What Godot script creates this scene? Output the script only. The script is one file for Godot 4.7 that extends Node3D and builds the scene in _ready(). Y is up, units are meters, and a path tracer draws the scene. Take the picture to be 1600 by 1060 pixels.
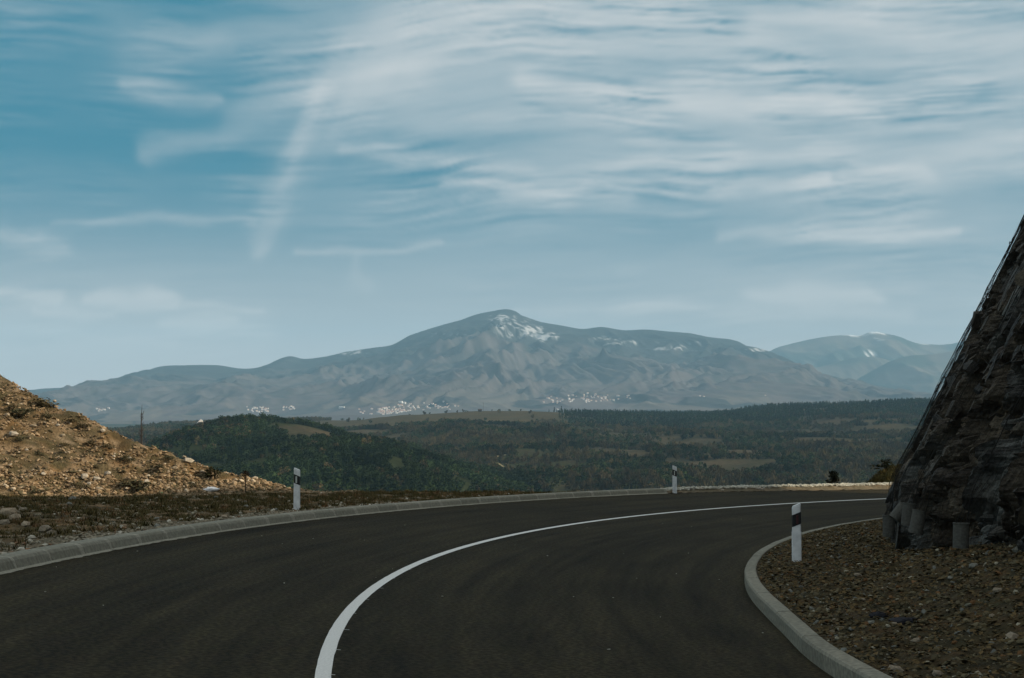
extends Node3D
# Mountain road curving right round a netted rock cut; sunlit earth bank across the road; wooded valley; hazy mountains.

const EYE := 1.41            # camera height above the road's centre line
const FALL := 0.024          # the road falls away from the camera
const BANKED := 0.06         # crossfall, down to the inside of the curve
const CX := 36.25            # centre of the curve
const CZ := -13.3
const RAD := 37.7            # radius of the white line
const FOCAL := 2211.0        # in pixels of the 1600 px wide photograph
const HORIZON := 650.0

var names := {}
var rng := RandomNumberGenerator.new()
var n_a := FastNoiseLite.new()
var n_b := FastNoiseLite.new()
var n_cell := FastNoiseLite.new()
var n_edge := FastNoiseLite.new()
var n_ridge := FastNoiseLite.new()
var n_warp := FastNoiseLite.new()
var cam_basis: Basis

# ------------------------------------------------------------------ bookkeeping
func numbered(called: String) -> String:
	if not names.has(called):
		names[called] = 0
		return called
	names[called] += 1
	return "%s_%03d" % [called, names[called]]

func tag(o: Node, label: String, category := "", group := "", kind := ""):
	if label: o.set_meta("label", label)
	if category: o.set_meta("category", category)
	if group: o.set_meta("group", group)
	if kind: o.set_meta("kind", kind)
	return o

func put(called: String, mesh: Mesh, mat: Material, parent: Node = null) -> MeshInstance3D:
	var o := MeshInstance3D.new()
	o.mesh = mesh
	if mat: o.material_override = mat
	if parent == null:
		o.name = numbered(called)
		add_child(o)
	else:
		o.name = called
		parent.add_child(o, true)
	return o

func base(called: String, at := Vector3.ZERO, turn := 0.0) -> Node3D:
	var o := Node3D.new()
	o.name = numbered(called)
	add_child(o)
	o.position = at
	o.rotation.y = turn
	return o

func many(called: String, mesh: Mesh, mat: Material, xf: Array, cols: Array, parent: Node = null) -> MultiMeshInstance3D:
	var mm := MultiMesh.new()
	mm.transform_format = MultiMesh.TRANSFORM_3D
	mm.use_colors = true
	mm.mesh = mesh
	mm.instance_count = xf.size()
	for i in xf.size():
		mm.set_instance_transform(i, xf[i])
		mm.set_instance_color(i, cols[i])
	var o := MultiMeshInstance3D.new()
	o.multimesh = mm
	o.material_override = mat
	if parent == null:
		o.name = numbered(called)
		add_child(o)
	else:
		o.name = called
		parent.add_child(o, true)
	o.set_meta("kind", "stuff")
	return o

# ------------------------------------------------------------------ maths
func table(t: Array, x: float) -> float:
	if x <= t[0][0]: return t[0][1]
	for i in range(1, t.size()):
		if x <= t[i][0]:
			var k: float = (x - t[i - 1][0]) / (t[i][0] - t[i - 1][0])
			return lerpf(t[i - 1][1], t[i][1], k)
	return t[t.size() - 1][1]

func soft_table(t: Array, x: float) -> float:     # the same, with rounded corners
	if x <= t[0][0]: return t[0][1]
	for i in range(1, t.size()):
		if x <= t[i][0]:
			var k: float = (x - t[i - 1][0]) / (t[i][0] - t[i - 1][0])
			var a: float = t[maxi(i - 2, 0)][1]
			var d: float = t[mini(i + 1, t.size() - 1)][1]
			return cubic_interpolate(t[i - 1][1], t[i][1], a, d, k)
	return t[t.size() - 1][1]

const S_IN := -4.6            # before this the road runs straight
const S_OUT := 66.0
func pt(s: float, o: float) -> Vector2:           # s along the white line, o outwards from it -> x, z
	var sc := clampf(s, S_IN, S_OUT)
	var p := sc / RAD
	var out := Vector2(-cos(p), -sin(p))
	var fwd := Vector2(sin(p), -cos(p))
	return Vector2(CX, CZ) + out * (RAD + o) + fwd * (s - sc)

func so(x: float, z: float) -> Vector2:
	var p := atan2(CZ - z, CX - x)
	var s := p * RAD
	if s < S_IN:
		p = S_IN / RAD
		var q := Vector2(x - CX, z - CZ)
		return Vector2(S_IN + q.dot(Vector2(sin(p), -cos(p))), q.dot(Vector2(-cos(p), -sin(p))) - RAD)
	return Vector2(s, Vector2(x - CX, z - CZ).length() - RAD)

func outer(s: float) -> float:                    # where the asphalt ends on the outside
	return lerpf(3.5, 2.45, smoothstep(24.0, 36.0, s))

func inner(s: float) -> float:                    # where the asphalt ends on the inside
	return soft_table([[-9.0, -3.40], [-6.0, -3.48], [-4.2, -3.57], [-2.6, -3.68], [-0.6, -3.87], [1.2, -3.97], [5.5, -4.06], [8.0, -4.12], [13.0, -4.18], [25.0, -4.13]], s)

func w(s: float, o: float, h: float) -> Vector3:  # h above the tilted plane of the road's middle
	var q := pt(s, o)
	return Vector3(q.x, h + FALL * q.y, q.y)

func px_ray(px: float, py: float) -> Vector3:
	return (cam_basis * Vector3((px - 800.0) / FOCAL, (530.0 - py) / FOCAL, -1.0)).normalized()

func grid(nu: int, nv: int, f: Callable, flip := false) -> ArrayMesh:    # f(i, j) -> [position, colour, uv]
	var v := PackedVector3Array()
	var c := PackedColorArray()
	var t := PackedVector2Array()
	v.resize(nu * nv); c.resize(nu * nv); t.resize(nu * nv)
	for j in nv:
		for i in nu:
			var r: Array = f.call(i, j)
			v[j * nu + i] = r[0]
			c[j * nu + i] = r[1]
			if r.size() > 2: t[j * nu + i] = r[2]
	var ix := PackedInt32Array()
	ix.resize((nu - 1) * (nv - 1) * 6)
	var k := 0
	for j in nv - 1:
		for i in nu - 1:
			var a := j * nu + i
			var q := [a, a + nu, a + 1, a + 1, a + nu, a + nu + 1] if not flip else [a, a + 1, a + nu, a + 1, a + nu + 1, a + nu]
			for m in 6:
				ix[k + m] = q[m]
			k += 6
	var arr := []
	arr.resize(Mesh.ARRAY_MAX)
	arr[Mesh.ARRAY_VERTEX] = v
	arr[Mesh.ARRAY_COLOR] = c
	arr[Mesh.ARRAY_TEX_UV] = t
	arr[Mesh.ARRAY_INDEX] = ix
	var st := SurfaceTool.new()
	st.create_from_arrays(arr)
	st.generate_normals()
	return st.commit()

func flat(tris: PackedVector3Array, cols := PackedColorArray()) -> ArrayMesh:   # loose triangles, flat shaded
	var nn := PackedVector3Array()
	nn.resize(tris.size())
	for i in range(0, tris.size(), 3):
		var n := (tris[i + 2] - tris[i]).cross(tris[i + 1] - tris[i]).normalized()
		nn[i] = n; nn[i + 1] = n; nn[i + 2] = n
	var arr := []
	arr.resize(Mesh.ARRAY_MAX)
	arr[Mesh.ARRAY_VERTEX] = tris
	arr[Mesh.ARRAY_NORMAL] = nn
	if cols.size(): arr[Mesh.ARRAY_COLOR] = cols
	var m := ArrayMesh.new()
	m.add_surface_from_arrays(Mesh.PRIMITIVE_TRIANGLES, arr)
	return m

func crisp(m: ArrayMesh) -> ArrayMesh:            # the same surface with a hard edge round every facet
	var a := m.surface_get_arrays(0)
	var v: PackedVector3Array = a[Mesh.ARRAY_VERTEX]
	var c: PackedColorArray = a[Mesh.ARRAY_COLOR]
	var ix: PackedInt32Array = a[Mesh.ARRAY_INDEX]
	var t := PackedVector3Array()
	var k := PackedColorArray()
	t.resize(ix.size())
	k.resize(ix.size())
	for i in ix.size():
		t[i] = v[ix[i]]
		k[i] = c[ix[i]]
	return flat(t, k)

func quad(t: PackedVector3Array, a: Vector3, b: Vector3, c: Vector3, d: Vector3):
	t.append_array([a, b, c, a, c, d])

func tube(t: PackedVector3Array, p: Array, r: Array, sides := 6, caps := true):
	var rings := []
	for i in p.size():
		var d: Vector3 = (p[mini(i + 1, p.size() - 1)] - p[maxi(i - 1, 0)]).normalized()
		var a := d.cross(Vector3.UP if absf(d.y) < 0.9 else Vector3.RIGHT).normalized()
		var b := d.cross(a)
		var ring := []
		for k in sides:
			var g := TAU * k / sides
			ring.append(p[i] + (a * cos(g) + b * sin(g)) * r[i])
		rings.append(ring)
	for i in rings.size() - 1:
		for k in sides:
			var l := (k + 1) % sides
			quad(t, rings[i][k], rings[i][l], rings[i + 1][l], rings[i + 1][k])
	if caps:
		for k in range(1, sides - 1):
			t.append_array([rings[0][0], rings[0][k + 1], rings[0][k]])
			t.append_array([rings[-1][0], rings[-1][k], rings[-1][k + 1]])

# ------------------------------------------------------------------ materials
func grey_tex(sd: int, freq: float, kind: int, octaves: int, low: float, high: float, size := 512) -> ImageTexture:
	var n := FastNoiseLite.new()
	n.seed = sd
	n.noise_type = kind
	n.frequency = freq
	n.fractal_octaves = octaves
	n.fractal_type = FastNoiseLite.FRACTAL_FBM if octaves > 1 else FastNoiseLite.FRACTAL_NONE
	var im := n.get_seamless_image(size, size)
	im.convert(Image.FORMAT_L8)
	var d := im.get_data()
	for i in d.size():
		d[i] = int(255.0 * lerpf(low, high, d[i] / 255.0))
	im = Image.create_from_data(size, size, false, Image.FORMAT_L8, d)
	im.generate_mipmaps()
	return ImageTexture.create_from_image(im)

func bump_tex(sd: int, freq: float, octaves: int, strength: float, size := 512) -> ImageTexture:
	var n := FastNoiseLite.new()
	n.seed = sd
	n.noise_type = FastNoiseLite.TYPE_SIMPLEX
	n.frequency = freq
	n.fractal_octaves = octaves
	var im := n.get_seamless_image(size, size)
	im.convert(Image.FORMAT_RGBA8)
	im.bump_map_to_normal_map(strength)
	im.generate_mipmaps()
	return ImageTexture.create_from_image(im)

func mat(col: Color, rough := 0.9, vcol := false, spec := 0.3) -> StandardMaterial3D:   # col is linear
	var m := StandardMaterial3D.new()
	m.albedo_color = col.linear_to_srgb()
	m.roughness = rough
	m.metallic_specular = spec
	m.vertex_color_use_as_albedo = vcol
	m.cull_mode = BaseMaterial3D.CULL_DISABLED
	return m

func world_tex(m: StandardMaterial3D, tex: Texture2D, metres: float, nrm: Texture2D = null, deep := 1.0):
	m.albedo_texture = tex
	m.uv1_triplanar = true
	m.uv1_world_triplanar = true
	m.uv1_scale = Vector3.ONE / metres
	if nrm:
		m.normal_enabled = true
		m.normal_texture = nrm
		m.normal_scale = deep
	return m

func _ready():
	rng.seed = 7
	cam_basis = Basis(Vector3.RIGHT, atan((HORIZON - 530.0) / FOCAL))
	set_noise()
	make_camera_and_light()
	make_sky()
	make_mountains()
	make_valley()
	make_ground()
	make_road()
	make_kerbs()
	make_cliff()
	make_net()
	make_posts()
	make_woods()
	make_villages()
	make_near_plants()
	make_stones()
	make_litter()

func set_noise():
	for a in [[n_a, 11, 1.0, 4], [n_b, 23, 1.0, 5], [n_warp, 31, 1.0, 2]]:
		a[0].seed = a[1]
		a[0].noise_type = FastNoiseLite.TYPE_SIMPLEX
		a[0].frequency = a[2]
		a[0].fractal_type = FastNoiseLite.FRACTAL_FBM
		a[0].fractal_octaves = a[3]
	n_cell.seed = 5
	n_cell.noise_type = FastNoiseLite.TYPE_CELLULAR
	n_cell.frequency = 1.0
	n_cell.fractal_type = FastNoiseLite.FRACTAL_NONE
	n_cell.cellular_return_type = FastNoiseLite.RETURN_CELL_VALUE
	n_edge.seed = 5
	n_edge.noise_type = FastNoiseLite.TYPE_CELLULAR
	n_edge.frequency = 1.0
	n_edge.fractal_type = FastNoiseLite.FRACTAL_NONE
	n_edge.cellular_return_type = FastNoiseLite.RETURN_DISTANCE2_SUB
	n_ridge.seed = 41
	n_ridge.noise_type = FastNoiseLite.TYPE_SIMPLEX
	n_ridge.frequency = 1.0
	n_ridge.fractal_type = FastNoiseLite.FRACTAL_RIDGED
	n_ridge.fractal_octaves = 5

# ------------------------------------------------------------------ camera, sun, haze
func make_camera_and_light():
	var cam := Camera3D.new()
	cam.name = "camera"
	cam.position = Vector3(0, EYE, 0)
	cam.basis = cam_basis
	cam.fov = rad_to_deg(2.0 * atan(530.0 / FOCAL))
	cam.near = 0.1
	cam.far = 40000.0
	add_child(cam)
	cam.current = true
	var sun := DirectionalLight3D.new()
	sun.name = "sun"
	sun.light_energy = 1.4
	sun.light_color = Color(1.0, 0.93, 0.82)
	sun.light_angular_distance = 0.8
	sun.shadow_enabled = true
	add_child(sun)
	var az := deg_to_rad(9.0)             # from the right, a little behind the camera
	var el := deg_to_rad(25.0)
	var to_sun := Vector3(cos(el) * cos(az), sin(el), cos(el) * sin(az))
	sun.look_at_from_position(to_sun * 100.0, Vector3.ZERO, Vector3.UP)
	var env := Environment.new()
	env.tonemap_mode = Environment.TONE_MAPPER_LINEAR
	env.tonemap_exposure = 1.3
	env.background_mode = Environment.BG_SKY
	env.sdfgi_enabled = true
	env.ssao_enabled = true
	env.ssil_enabled = true
	env.fog_enabled = true
	env.fog_density = 0.000054
	env.fog_light_color = Color(0.66, 0.87, 1.0)
	var we := WorldEnvironment.new()
	we.name = "world_environment"
	we.environment = env
	add_child(we)

# ------------------------------------------------------------------ sky
# cirrus strokes: list of [x, y, half width] along each wisp, then its strength
var wisps := [
	[[[590, 95, 42], [515, 160, 36], [465, 255, 32], [428, 325, 20], [416, 395, 9]], 0.36, 2],
	[[[500, 150, 16], [470, 230, 14], [440, 300, 10]], 0.18, 2],
	[[[640, 110, 34], [440, 158, 26], [335, 210, 15], [235, 238, 11]], 0.34, 0],
	[[[660, 0, 50], [480, 60, 42], [210, 105, 34]], 0.24, 1],
	[[[640, 70, 60], [1000, 75, 80], [1600, 90, 95]], 0.42, 1],
	[[[1180, 50, 20], [1300, 22, 18], [1420, -14, 16]], 0.40, 0],
	[[[640, 20, 40], [1000, 15, 50], [1180, 40, 30]], 0.26, 1],
	[[[700, 288, 5], [820, 297, 10], [1000, 290, 11], [1290, 284, 6]], 0.85, 1],
	[[[730, 318, 6], [850, 312, 10], [1000, 306, 8]], 0.26, 1],
	[[[540, 238, 8], [850, 268, 9], [1200, 252, 9], [1450, 266, 8]], 0.55, 1],
	[[[1120, 368, 7], [1300, 364, 10], [1490, 360, 6]], 0.6, 1],
	[[[820, 130, 10], [1100, 160, 12], [1370, 178, 8]], 0.6, 1],
	[[[1060, 150, 10], [1250, 165, 16], [1420, 172, 10]], 0.26, 1],
	[[[560, 170, 40], [760, 190, 40], [1000, 200, 24]], 0.20, 1],
	[[[80, 352, 3], [250, 345, 6], [400, 352, 4]], 0.34, 1],
	[[[470, 390, 4], [560, 387, 6], [670, 382, 4]], 0.4, 1],
	[[[0, 372, 8], [60, 380, 11], [120, 385, 6]], 0.5, 1],
	[[[150, 468, 4], [215, 468, 8], [265, 473, 4]], 0.9, 0], [[[190, 478, 4], [330, 476, 5], [420, 482, 3]], 0.5, 1],
	[[[60, 488, 4], [130, 485, 8], [185, 489, 4]], 0.85, 0], [[[-20, 512, 5], [120, 520, 7], [260, 534, 4]], 0.6, 1],
	[[[240, 502, 6], [300, 506, 12], [360, 498, 6]], 0.8, 0],
	[[[195, 138, 6], [240, 145, 9], [335, 158, 6]], 0.34, 0],
	[[[-60, 545, 40], [150, 540, 44], [400, 520, 26]], 0.7, 1],
	[[[1180, 458, 8], [1260, 464, 15], [1360, 462, 8]], 0.8, 1],
	[[[820, 482, 6], [1100, 486, 9], [1400, 492, 8]], 0.65, 1],
	[[[574, 395, 5], [570, 455, 9]], 0.16, 0],
	[[[-20, 466, 5], [100, 466, 8]], 0.8, 0],
	[[[1300, 235, 24], [1620, 215, 34]], 0.34, 1],
	[[[1150, 300, 40], [1620, 275, 55]], 0.30, 1],
	[[[1000, 420, 14], [1400, 430, 20]], 0.14, 1],
	[[[360, 300, 22], [560, 300, 34], [700, 330, 16]], 0.14, 1],
	[[[-40, 40, 30], [160, 40, 24], [330, 70, 14]], 0.16, 1],
]

func fibres(px: float, py: float) -> float:       # combed cirrus fibres, roughly level, bent by slow waves
	var a := py + 0.03 * (px - 800.0) + 30.0 * n_warp.get_noise_2d(px * 0.0008 + 5.0, py * 0.0010) + 4.0 * n_warp.get_noise_2d(px * 0.005 + 90.0, py * 0.008)
	var broken := 0.55 + 1.1 * n_a.get_noise_2d(px * 0.0032 + 15.0, py * 0.0052)
	return 0.40 * n_b.get_noise_2d(px * 0.0014, a * 0.0095) + clampf(broken, 0.1, 1.2) * (0.50 * n_b.get_noise_2d(px * 0.0021 + 40.0, a * 0.034) + 0.55 * n_b.get_noise_2d(px * 0.004 + 80.0, a * 0.085))

func wisp_cover(px: float, py: float, fib: float) -> float:
	var out := 0.0
	var wx := px + 22.0 * n_warp.get_noise_2d(px * 0.004, py * 0.006) + 7.0 * n_b.get_noise_2d(px * 0.012, py * 0.016)
	var wy := py + 11.0 * n_warp.get_noise_2d(px * 0.004 + 40.0, py * 0.008) + 4.0 * n_b.get_noise_2d(px * 0.010 + 70.0, py * 0.02)
	var level := clampf(0.75 + 1.0 * fib, 0.1, 1.5)
	var plume := clampf(0.85 + 0.35 * n_b.get_noise_2d((px + 0.5 * py) * 0.014, py * 0.004) + 0.7 * fib, 0.1, 1.5)
	for f in wisps:
		if wx < f[3] or wx > f[4] or wy < f[5] or wy > f[6]: continue
		var best := 0.0
		var p: Array = f[0]
		for i in p.size() - 1:
			var a := Vector2(p[i][0], p[i][1])
			var d := Vector2(p[i + 1][0], p[i + 1][1]) - a
			var k := clampf((Vector2(wx, wy) - a).dot(d) / d.length_squared(), 0.0, 1.0)
			var q := Vector2(wx, wy) - a - d * k
			var r := lerpf(p[i][2], p[i + 1][2], k)
			best = maxf(best, exp(-0.5 * q.length_squared() / (r * r)))
		out += best * f[1] * (plume if f[2] == 2 else (level if f[2] == 1 else clampf(0.85 + 0.7 * fib, 0.2, 1.4)))
	return out

func sky_color(d: Vector3) -> Color:
	var el := rad_to_deg(asin(clampf(d.y, -1.0, 1.0)))
	var k := smoothstep(-1.5, 10.5, el) + 0.15 * smoothstep(13.0, 60.0, el)
	var c := Color(0.64, 0.60, 0.575).lerp(Color(0.004, 0.150, 0.235), k)
	# a high veil of cirrus, as seen on its own layer
	var q := Vector2(d.x, d.z) / (maxf(d.y, 0.0) + 0.10)
	q = q.rotated(0.16)
	var wq := q + Vector2(n_warp.get_noise_2d(q.x * 0.25, q.y * 0.25), n_warp.get_noise_2d(q.x * 0.25 + 9.0, q.y * 0.25)) * 0.9
	var v := 0.5 + 0.85 * n_a.get_noise_2d(wq.x * 0.16, wq.y * 0.75) + 0.35 * n_b.get_noise_2d(wq.x * 0.5 + 7.0, wq.y * 2.6)
	v = smoothstep(0.25, 1.1, v)
	var cover := lerpf(0.10 + 0.36 * v, 1.5 + 0.5 * v, smoothstep(17.0, 38.0, el))
	if d.z < -0.2:
		var cd := cam_basis.inverse() * d
		var px := 800.0 + FOCAL * cd.x / -cd.z
		var py := 530.0 - FOCAL * cd.y / -cd.z
		var front := (1.0 - smoothstep(1700.0, 2500.0, absf(px - 800.0))) * (1.0 - smoothstep(400.0, 1200.0, -py))
		if front > 0.0:
			var fib := fibres(px, py)
			var open := smoothstep(250.0, 1000.0, px - 0.2 * py) * (1.0 - 0.7 * smoothstep(190.0, 420.0, py))
			var inside := 0.035 + 0.09 * maxf(fib, -0.25) + open * maxf(0.0, 0.33 + 0.46 * fib) + 0.8 * wisp_cover(px, py, fib)
			cover = lerpf(cover, inside, front)
	cover = 1.0 - exp(-1.25 * maxf(cover, 0.0))
	return c.lerp(Color(0.60, 0.595, 0.585), cover * smoothstep(-2.0, 3.0, el))

func make_sky():
	for f in wisps:      # bounds of each wisp, to skip those out of reach
		var b := [1e9, -1e9, 1e9, -1e9]
		for q in f[0]:
			b = [minf(b[0], q[0] - 3.2 * q[2]), maxf(b[1], q[0] + 3.2 * q[2]), minf(b[2], q[1] - 3.2 * q[2]), maxf(b[3], q[1] + 3.2 * q[2])]
		f.append_array(b)
	var wide := 4096
	var high := 2048
	var sw := 1024
	var sh := 512
	var coarse := Image.create(sw, sh, false, Image.FORMAT_RGBF)
	for j in sh:
		var el := PI * (0.5 - (j + 0.5) / sh)
		for i in sw:
			var az := TAU * (i + 0.5) / sw
			if el < -0.06:
				coarse.set_pixel(i, j, Color(0.30, 0.36, 0.38))
				continue
			coarse.set_pixel(i, j, sky_color(Vector3(sin(az) * cos(el), sin(el), -cos(az) * cos(el))))
	coarse.resize(wide, high, Image.INTERPOLATE_BILINEAR)
	for j in range(int(high * 0.37), int(high * 0.52)):
		var el := PI * (0.5 - (j + 0.5) / high)
		for k in range(-320, 320):
			var az := TAU * (k + 0.5) / wide
			coarse.set_pixel(posmod(k, wide), j, sky_color(Vector3(sin(az) * cos(el), sin(el), -cos(az) * cos(el))))
	var pano := PanoramaSkyMaterial.new()
	pano.panorama = ImageTexture.create_from_image(coarse)
	pano.energy_multiplier = 1.0
	var sky := Sky.new()
	sky.sky_material = pano
	for o in get_children():
		if o is WorldEnvironment: o.environment.sky = sky

# ------------------------------------------------------------------ mountains
const RIDGE_D := 13000.0
var main_line := [[-900, 640], [-300, 628], [50, 610], [100, 606], [180, 603], [205, 592], [245, 574], [290, 571], [340, 571], [375, 576], [400, 575], [425, 568], [450, 557], [475, 561], [510, 557], [540, 550], [580, 544], [612, 539], [640, 524], [680, 511], [720, 500], [745, 491], [770, 486], [790, 483], [805, 486], [815, 493], [845, 503], [880, 509], [910, 514], [940, 511], [975, 516], [1010, 515], [1045, 518], [1080, 521], [1110, 527], [1140, 530], [1155, 534], [1165, 540], [1185, 544], [1205, 552], [1240, 572], [1290, 592], [1340, 612], [1400, 630], [1800, 645]]

func line_height(line: Array, x: float, dist: float) -> float:
	return EYE + (HORIZON - soft_table(line, 800.0 + FOCAL * x / dist)) / FOCAL * dist

func mountain_h(x: float, z: float) -> float:
	var d := -z
	var t := clampf((d - 7300.0) / (RIDGE_D - 7300.0), -0.2, 1.25)
	var top := line_height(main_line, x, RIDGE_D)
	var wx := x + 420.0 * n_warp.get_noise_2d(x * 0.0004, z * 0.0004)
	var wz := z + 420.0 * n_warp.get_noise_2d(x * 0.0004 + 50.0, z * 0.0004)
	var foot := -34.0 + 60.0 * smoothstep(-2600.0, 400.0, x)
	if t <= 0.0:
		return foot - 0.0 + 5.0 * n_a.get_noise_2d(x * 0.0008, z * 0.0008)
	if t > 1.0:
		return foot + (top - foot) * (1.0 - (t - 1.0) * 2.2)
	var rise := pow(t, 1.45)
	# spurs and gullies running down the slope
	var spur := n_ridge.get_noise_2d(wx * 0.00042, wz * 0.00016 + 3.0)
	var gully := n_ridge.get_noise_2d(wx * 0.0012 + 20.0, wz * 0.0006)
	var rough := n_b.get_noise_2d(wx * 0.0022, wz * 0.0022)
	var mid := t * (1.0 - t) * 4.0
	var amp := (top - foot)
	var h := foot + amp * rise
	h += mid * amp * (0.16 * spur + 0.070 * gully + 0.040 * n_ridge.get_noise_2d(wx * 0.0034 + 7.0, wz * 0.0015)) + (0.25 + mid) * 11.0 * rough * smoothstep(0.0, 0.1, t) * (1.0 - smoothstep(0.93, 1.0, t))
	# keep the skyline where it is: nothing in front may stand above the line of sight to the crest
	var sight := EYE + (top - EYE) * d / RIDGE_D
	return minf(h, sight - (1.0 - t) * 40.0 * smoothstep(0.6, 0.9, t)) if t > 0.6 else h

func mountain_color(x: float, z: float, h: float, nrm_x: float) -> Color:
	var top := line_height(main_line, x, RIDGE_D)
	var t := clampf((-z - 7300.0) / (RIDGE_D - 7300.0), 0.0, 1.0)
	var m1 := n_b.get_noise_2d(x * 0.0011, z * 0.0011)
	var m2 := n_b.get_noise_2d(x * 0.006 + 30.0, z * 0.006)
	var brown := Color(0.108, 0.095, 0.096)
	var wood := Color(0.035, 0.042, 0.045)
	var field := Color(0.135, 0.12, 0.105)
	var c := brown.lerp(Color(0.08, 0.072, 0.068), clampf(0.5 + m2 * 1.4, 0.0, 1.0))
	# dark evergreen belt below the crest and in patches lower down
	var belt := smoothstep(0.60, 0.76, t + m1 * 0.22)
	c = c.lerp(wood, 0.85 * belt)
	c = c.lerp(wood, 0.5 * smoothstep(0.14, 0.42, m1 + 0.5 * m2) * (1.0 - belt))
	# fields on the foot
	var fc := n_cell.get_noise_2d(x * 0.004, z * 0.0022)
	var low := 1.0 - smoothstep(0.10, 0.32, t)
	c = c.lerp(field if fc > 0.1 else (wood if fc < -0.55 else brown), 0.75 * low)
	# snow
	var px := 800.0 + FOCAL * x / -z
	var py := HORIZON - FOCAL * (h - EYE) / -z
	var sn := 0.0
	for q in [[820, 519, 26, 9, 1.0], [850, 526, 18, 7, 1.0], [781, 497, 14, 5, 0.9], [800, 510, 40, 16, 0.55], [985, 536, 50, 4, 0.55], [1050, 544, 30, 4, 0.7], [950, 530, 40, 5, 0.45], [1185, 547, 14, 3, 0.9], [545, 551, 22, 4, 0.7], [700, 523, 50, 8, 0.35], [1090, 537, 30, 4, 0.4]]:
		var e: float = pow((px - q[0]) / q[2], 2.0) + pow((py - q[1]) / q[3], 2.0)
		sn = maxf(sn, q[4] * exp(-0.5 * e))
	var speck := n_b.get_noise_2d(x * 0.012 + 11.0, z * 0.005)
	c = c.lerp(Color(0.80, 0.82, 0.84), 0.52 * smoothstep(0.48, 1.10, sn + speck * 1.0 * minf(1.0, sn * 2.0)))
	return c

func make_mountains():
	var m := mat(Color.WHITE, 1.0, true, 0.0)
	var xs := 760
	var zs := 270
	var mesh := grid(xs, zs, func(i: int, j: int):
		var v := float(j) / (zs - 1)
		var z := -(7000.0 + 6900.0 * v)
		var x := lerpf(-7200.0, 5200.0, float(i) / (xs - 1))
		var h := mountain_h(x, z) - (90.0 if j == 0 else 0.0)
		return [Vector3(x, h, z), mountain_color(x, z, h, 0.0)])
	tag(put("mountain", mesh, m), "broad hazy mountain with snow patches below its flat-topped peak", "mountain", "", "structure")
	# the mountain farther off, with snow on its crest, and the two spurs before it
	for a in [
		["mountain", "pale distant mountain with a thin white snow cap on its crest", 17500.0, 3400.0, [[1000, 610], [1120, 580], [1205, 547], [1240, 535], [1290, 525], [1330, 522], [1345, 523], [1365, 517], [1385, 520], [1400, 523], [1430, 534], [1460, 537], [1478, 537], [1500, 533], [1560, 520], [1700, 500], [2000, 560]], true],
		["mountain", "low blue ridge before the snow-capped mountain", 15500.0, 2300.0, [[1100, 640], [1200, 592], [1238, 575], [1278, 573], [1310, 565], [1336, 558], [1365, 557], [1388, 562], [1430, 580], [1500, 600], [1700, 640]], false],
		["mountain", "darker wooded ridge rising toward the rock cut", 14300.0, 2300.0, [[1160, 650], [1260, 622], [1336, 595], [1365, 578], [1394, 563], [1422, 555], [1462, 552], [1520, 545], [1600, 560], [1900, 620]], false]]:
		var dist: float = a[2]
		var deep: float = a[3]
		var line: Array = a[4]
		var x0: float = (line[0][0] - 800.0) / FOCAL * dist
		var x1: float = (line[-1][0] - 800.0) / FOCAL * dist
		var snow: bool = a[5]
		var gm := grid(220, 60, func(i: int, j: int):
			var v := float(j) / 59.0
			var d: float = dist - deep + deep * 1.35 * v
			var t := (d - dist + deep) / deep
			var x := lerpf(x0, x1, i / 219.0)
			var top := line_height(line, x, dist)
			var h: float = lerpf(-30.0, top, pow(minf(t, 1.0), 1.2))
			var rr := n_ridge.get_noise_2d(x * 0.0009 + dist, d * 0.0004)
			h += minf(t, 1.0) * (1.0 - minf(t, 1.0)) * 4.0 * (top + 30.0) * 0.13 * rr
			if t > 1.0: h = top - (t - 1.0) * deep * 0.5
			else: h = minf(h, EYE + (top - EYE) * d / dist - (1.0 - t) * 30.0)
			var m1 := n_b.get_noise_2d(x * 0.0011, d * 0.0011)
			var c := Color(0.07, 0.08, 0.07).lerp(Color(0.15, 0.13, 0.11), clampf(0.5 + m1 * 1.5, 0.0, 1.0))
			if snow:
				var px := 800.0 + FOCAL * x / dist
				var py := HORIZON - FOCAL * (h - EYE) / d
				var sn := 0.0
				for q in [[1372, 519, 13, 2.5, 1.0], [1333, 523, 12, 2.0, 0.9], [1338, 554, 12, 3, 0.5], [1362, 530, 5, 2, 0.5], [1440, 537, 12, 2, 0.5], [1385, 541, 10, 5, 0.25]]:
					sn = maxf(sn, q[4] * exp(-0.5 * (pow((px - q[0]) / q[2], 2.0) + pow((py - q[1]) / q[3], 2.0))))
				c = c.lerp(Color(0.8, 0.82, 0.84), smoothstep(0.3, 0.6, sn + 0.3 * n_b.get_noise_2d(x * 0.01, d * 0.01)))
			return [Vector3(x, h, -d), c])
		tag(put(a[0], gm, m), a[1], "mountain", "", "structure")

# ------------------------------------------------------------------ valley
var valley_curve := [[-300, -5], [0, -4.5], [50, -5.5], [90, -9], [150, -18], [400, -48], [900, -74], [1150, -63], [1600, -44], [2200, -26], [2500, -20], [2850, -6], [3200, 0], [3600, -9], [4500, -40], [6000, -44], [7200, -40], [9000, -60]]
var ridge_line := [[-600, 700], [0, 690], [200, 677], [260, 669], [300, 663], [480, 657], [560, 656], [640, 649], [700, 645], [760, 642], [850, 643], [900, 647], [1000, 649], [1060, 650], [1150, 647], [1190, 639], [1300, 635], [1400, 631], [1450, 629], [1600, 624], [2200, 610]]

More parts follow.
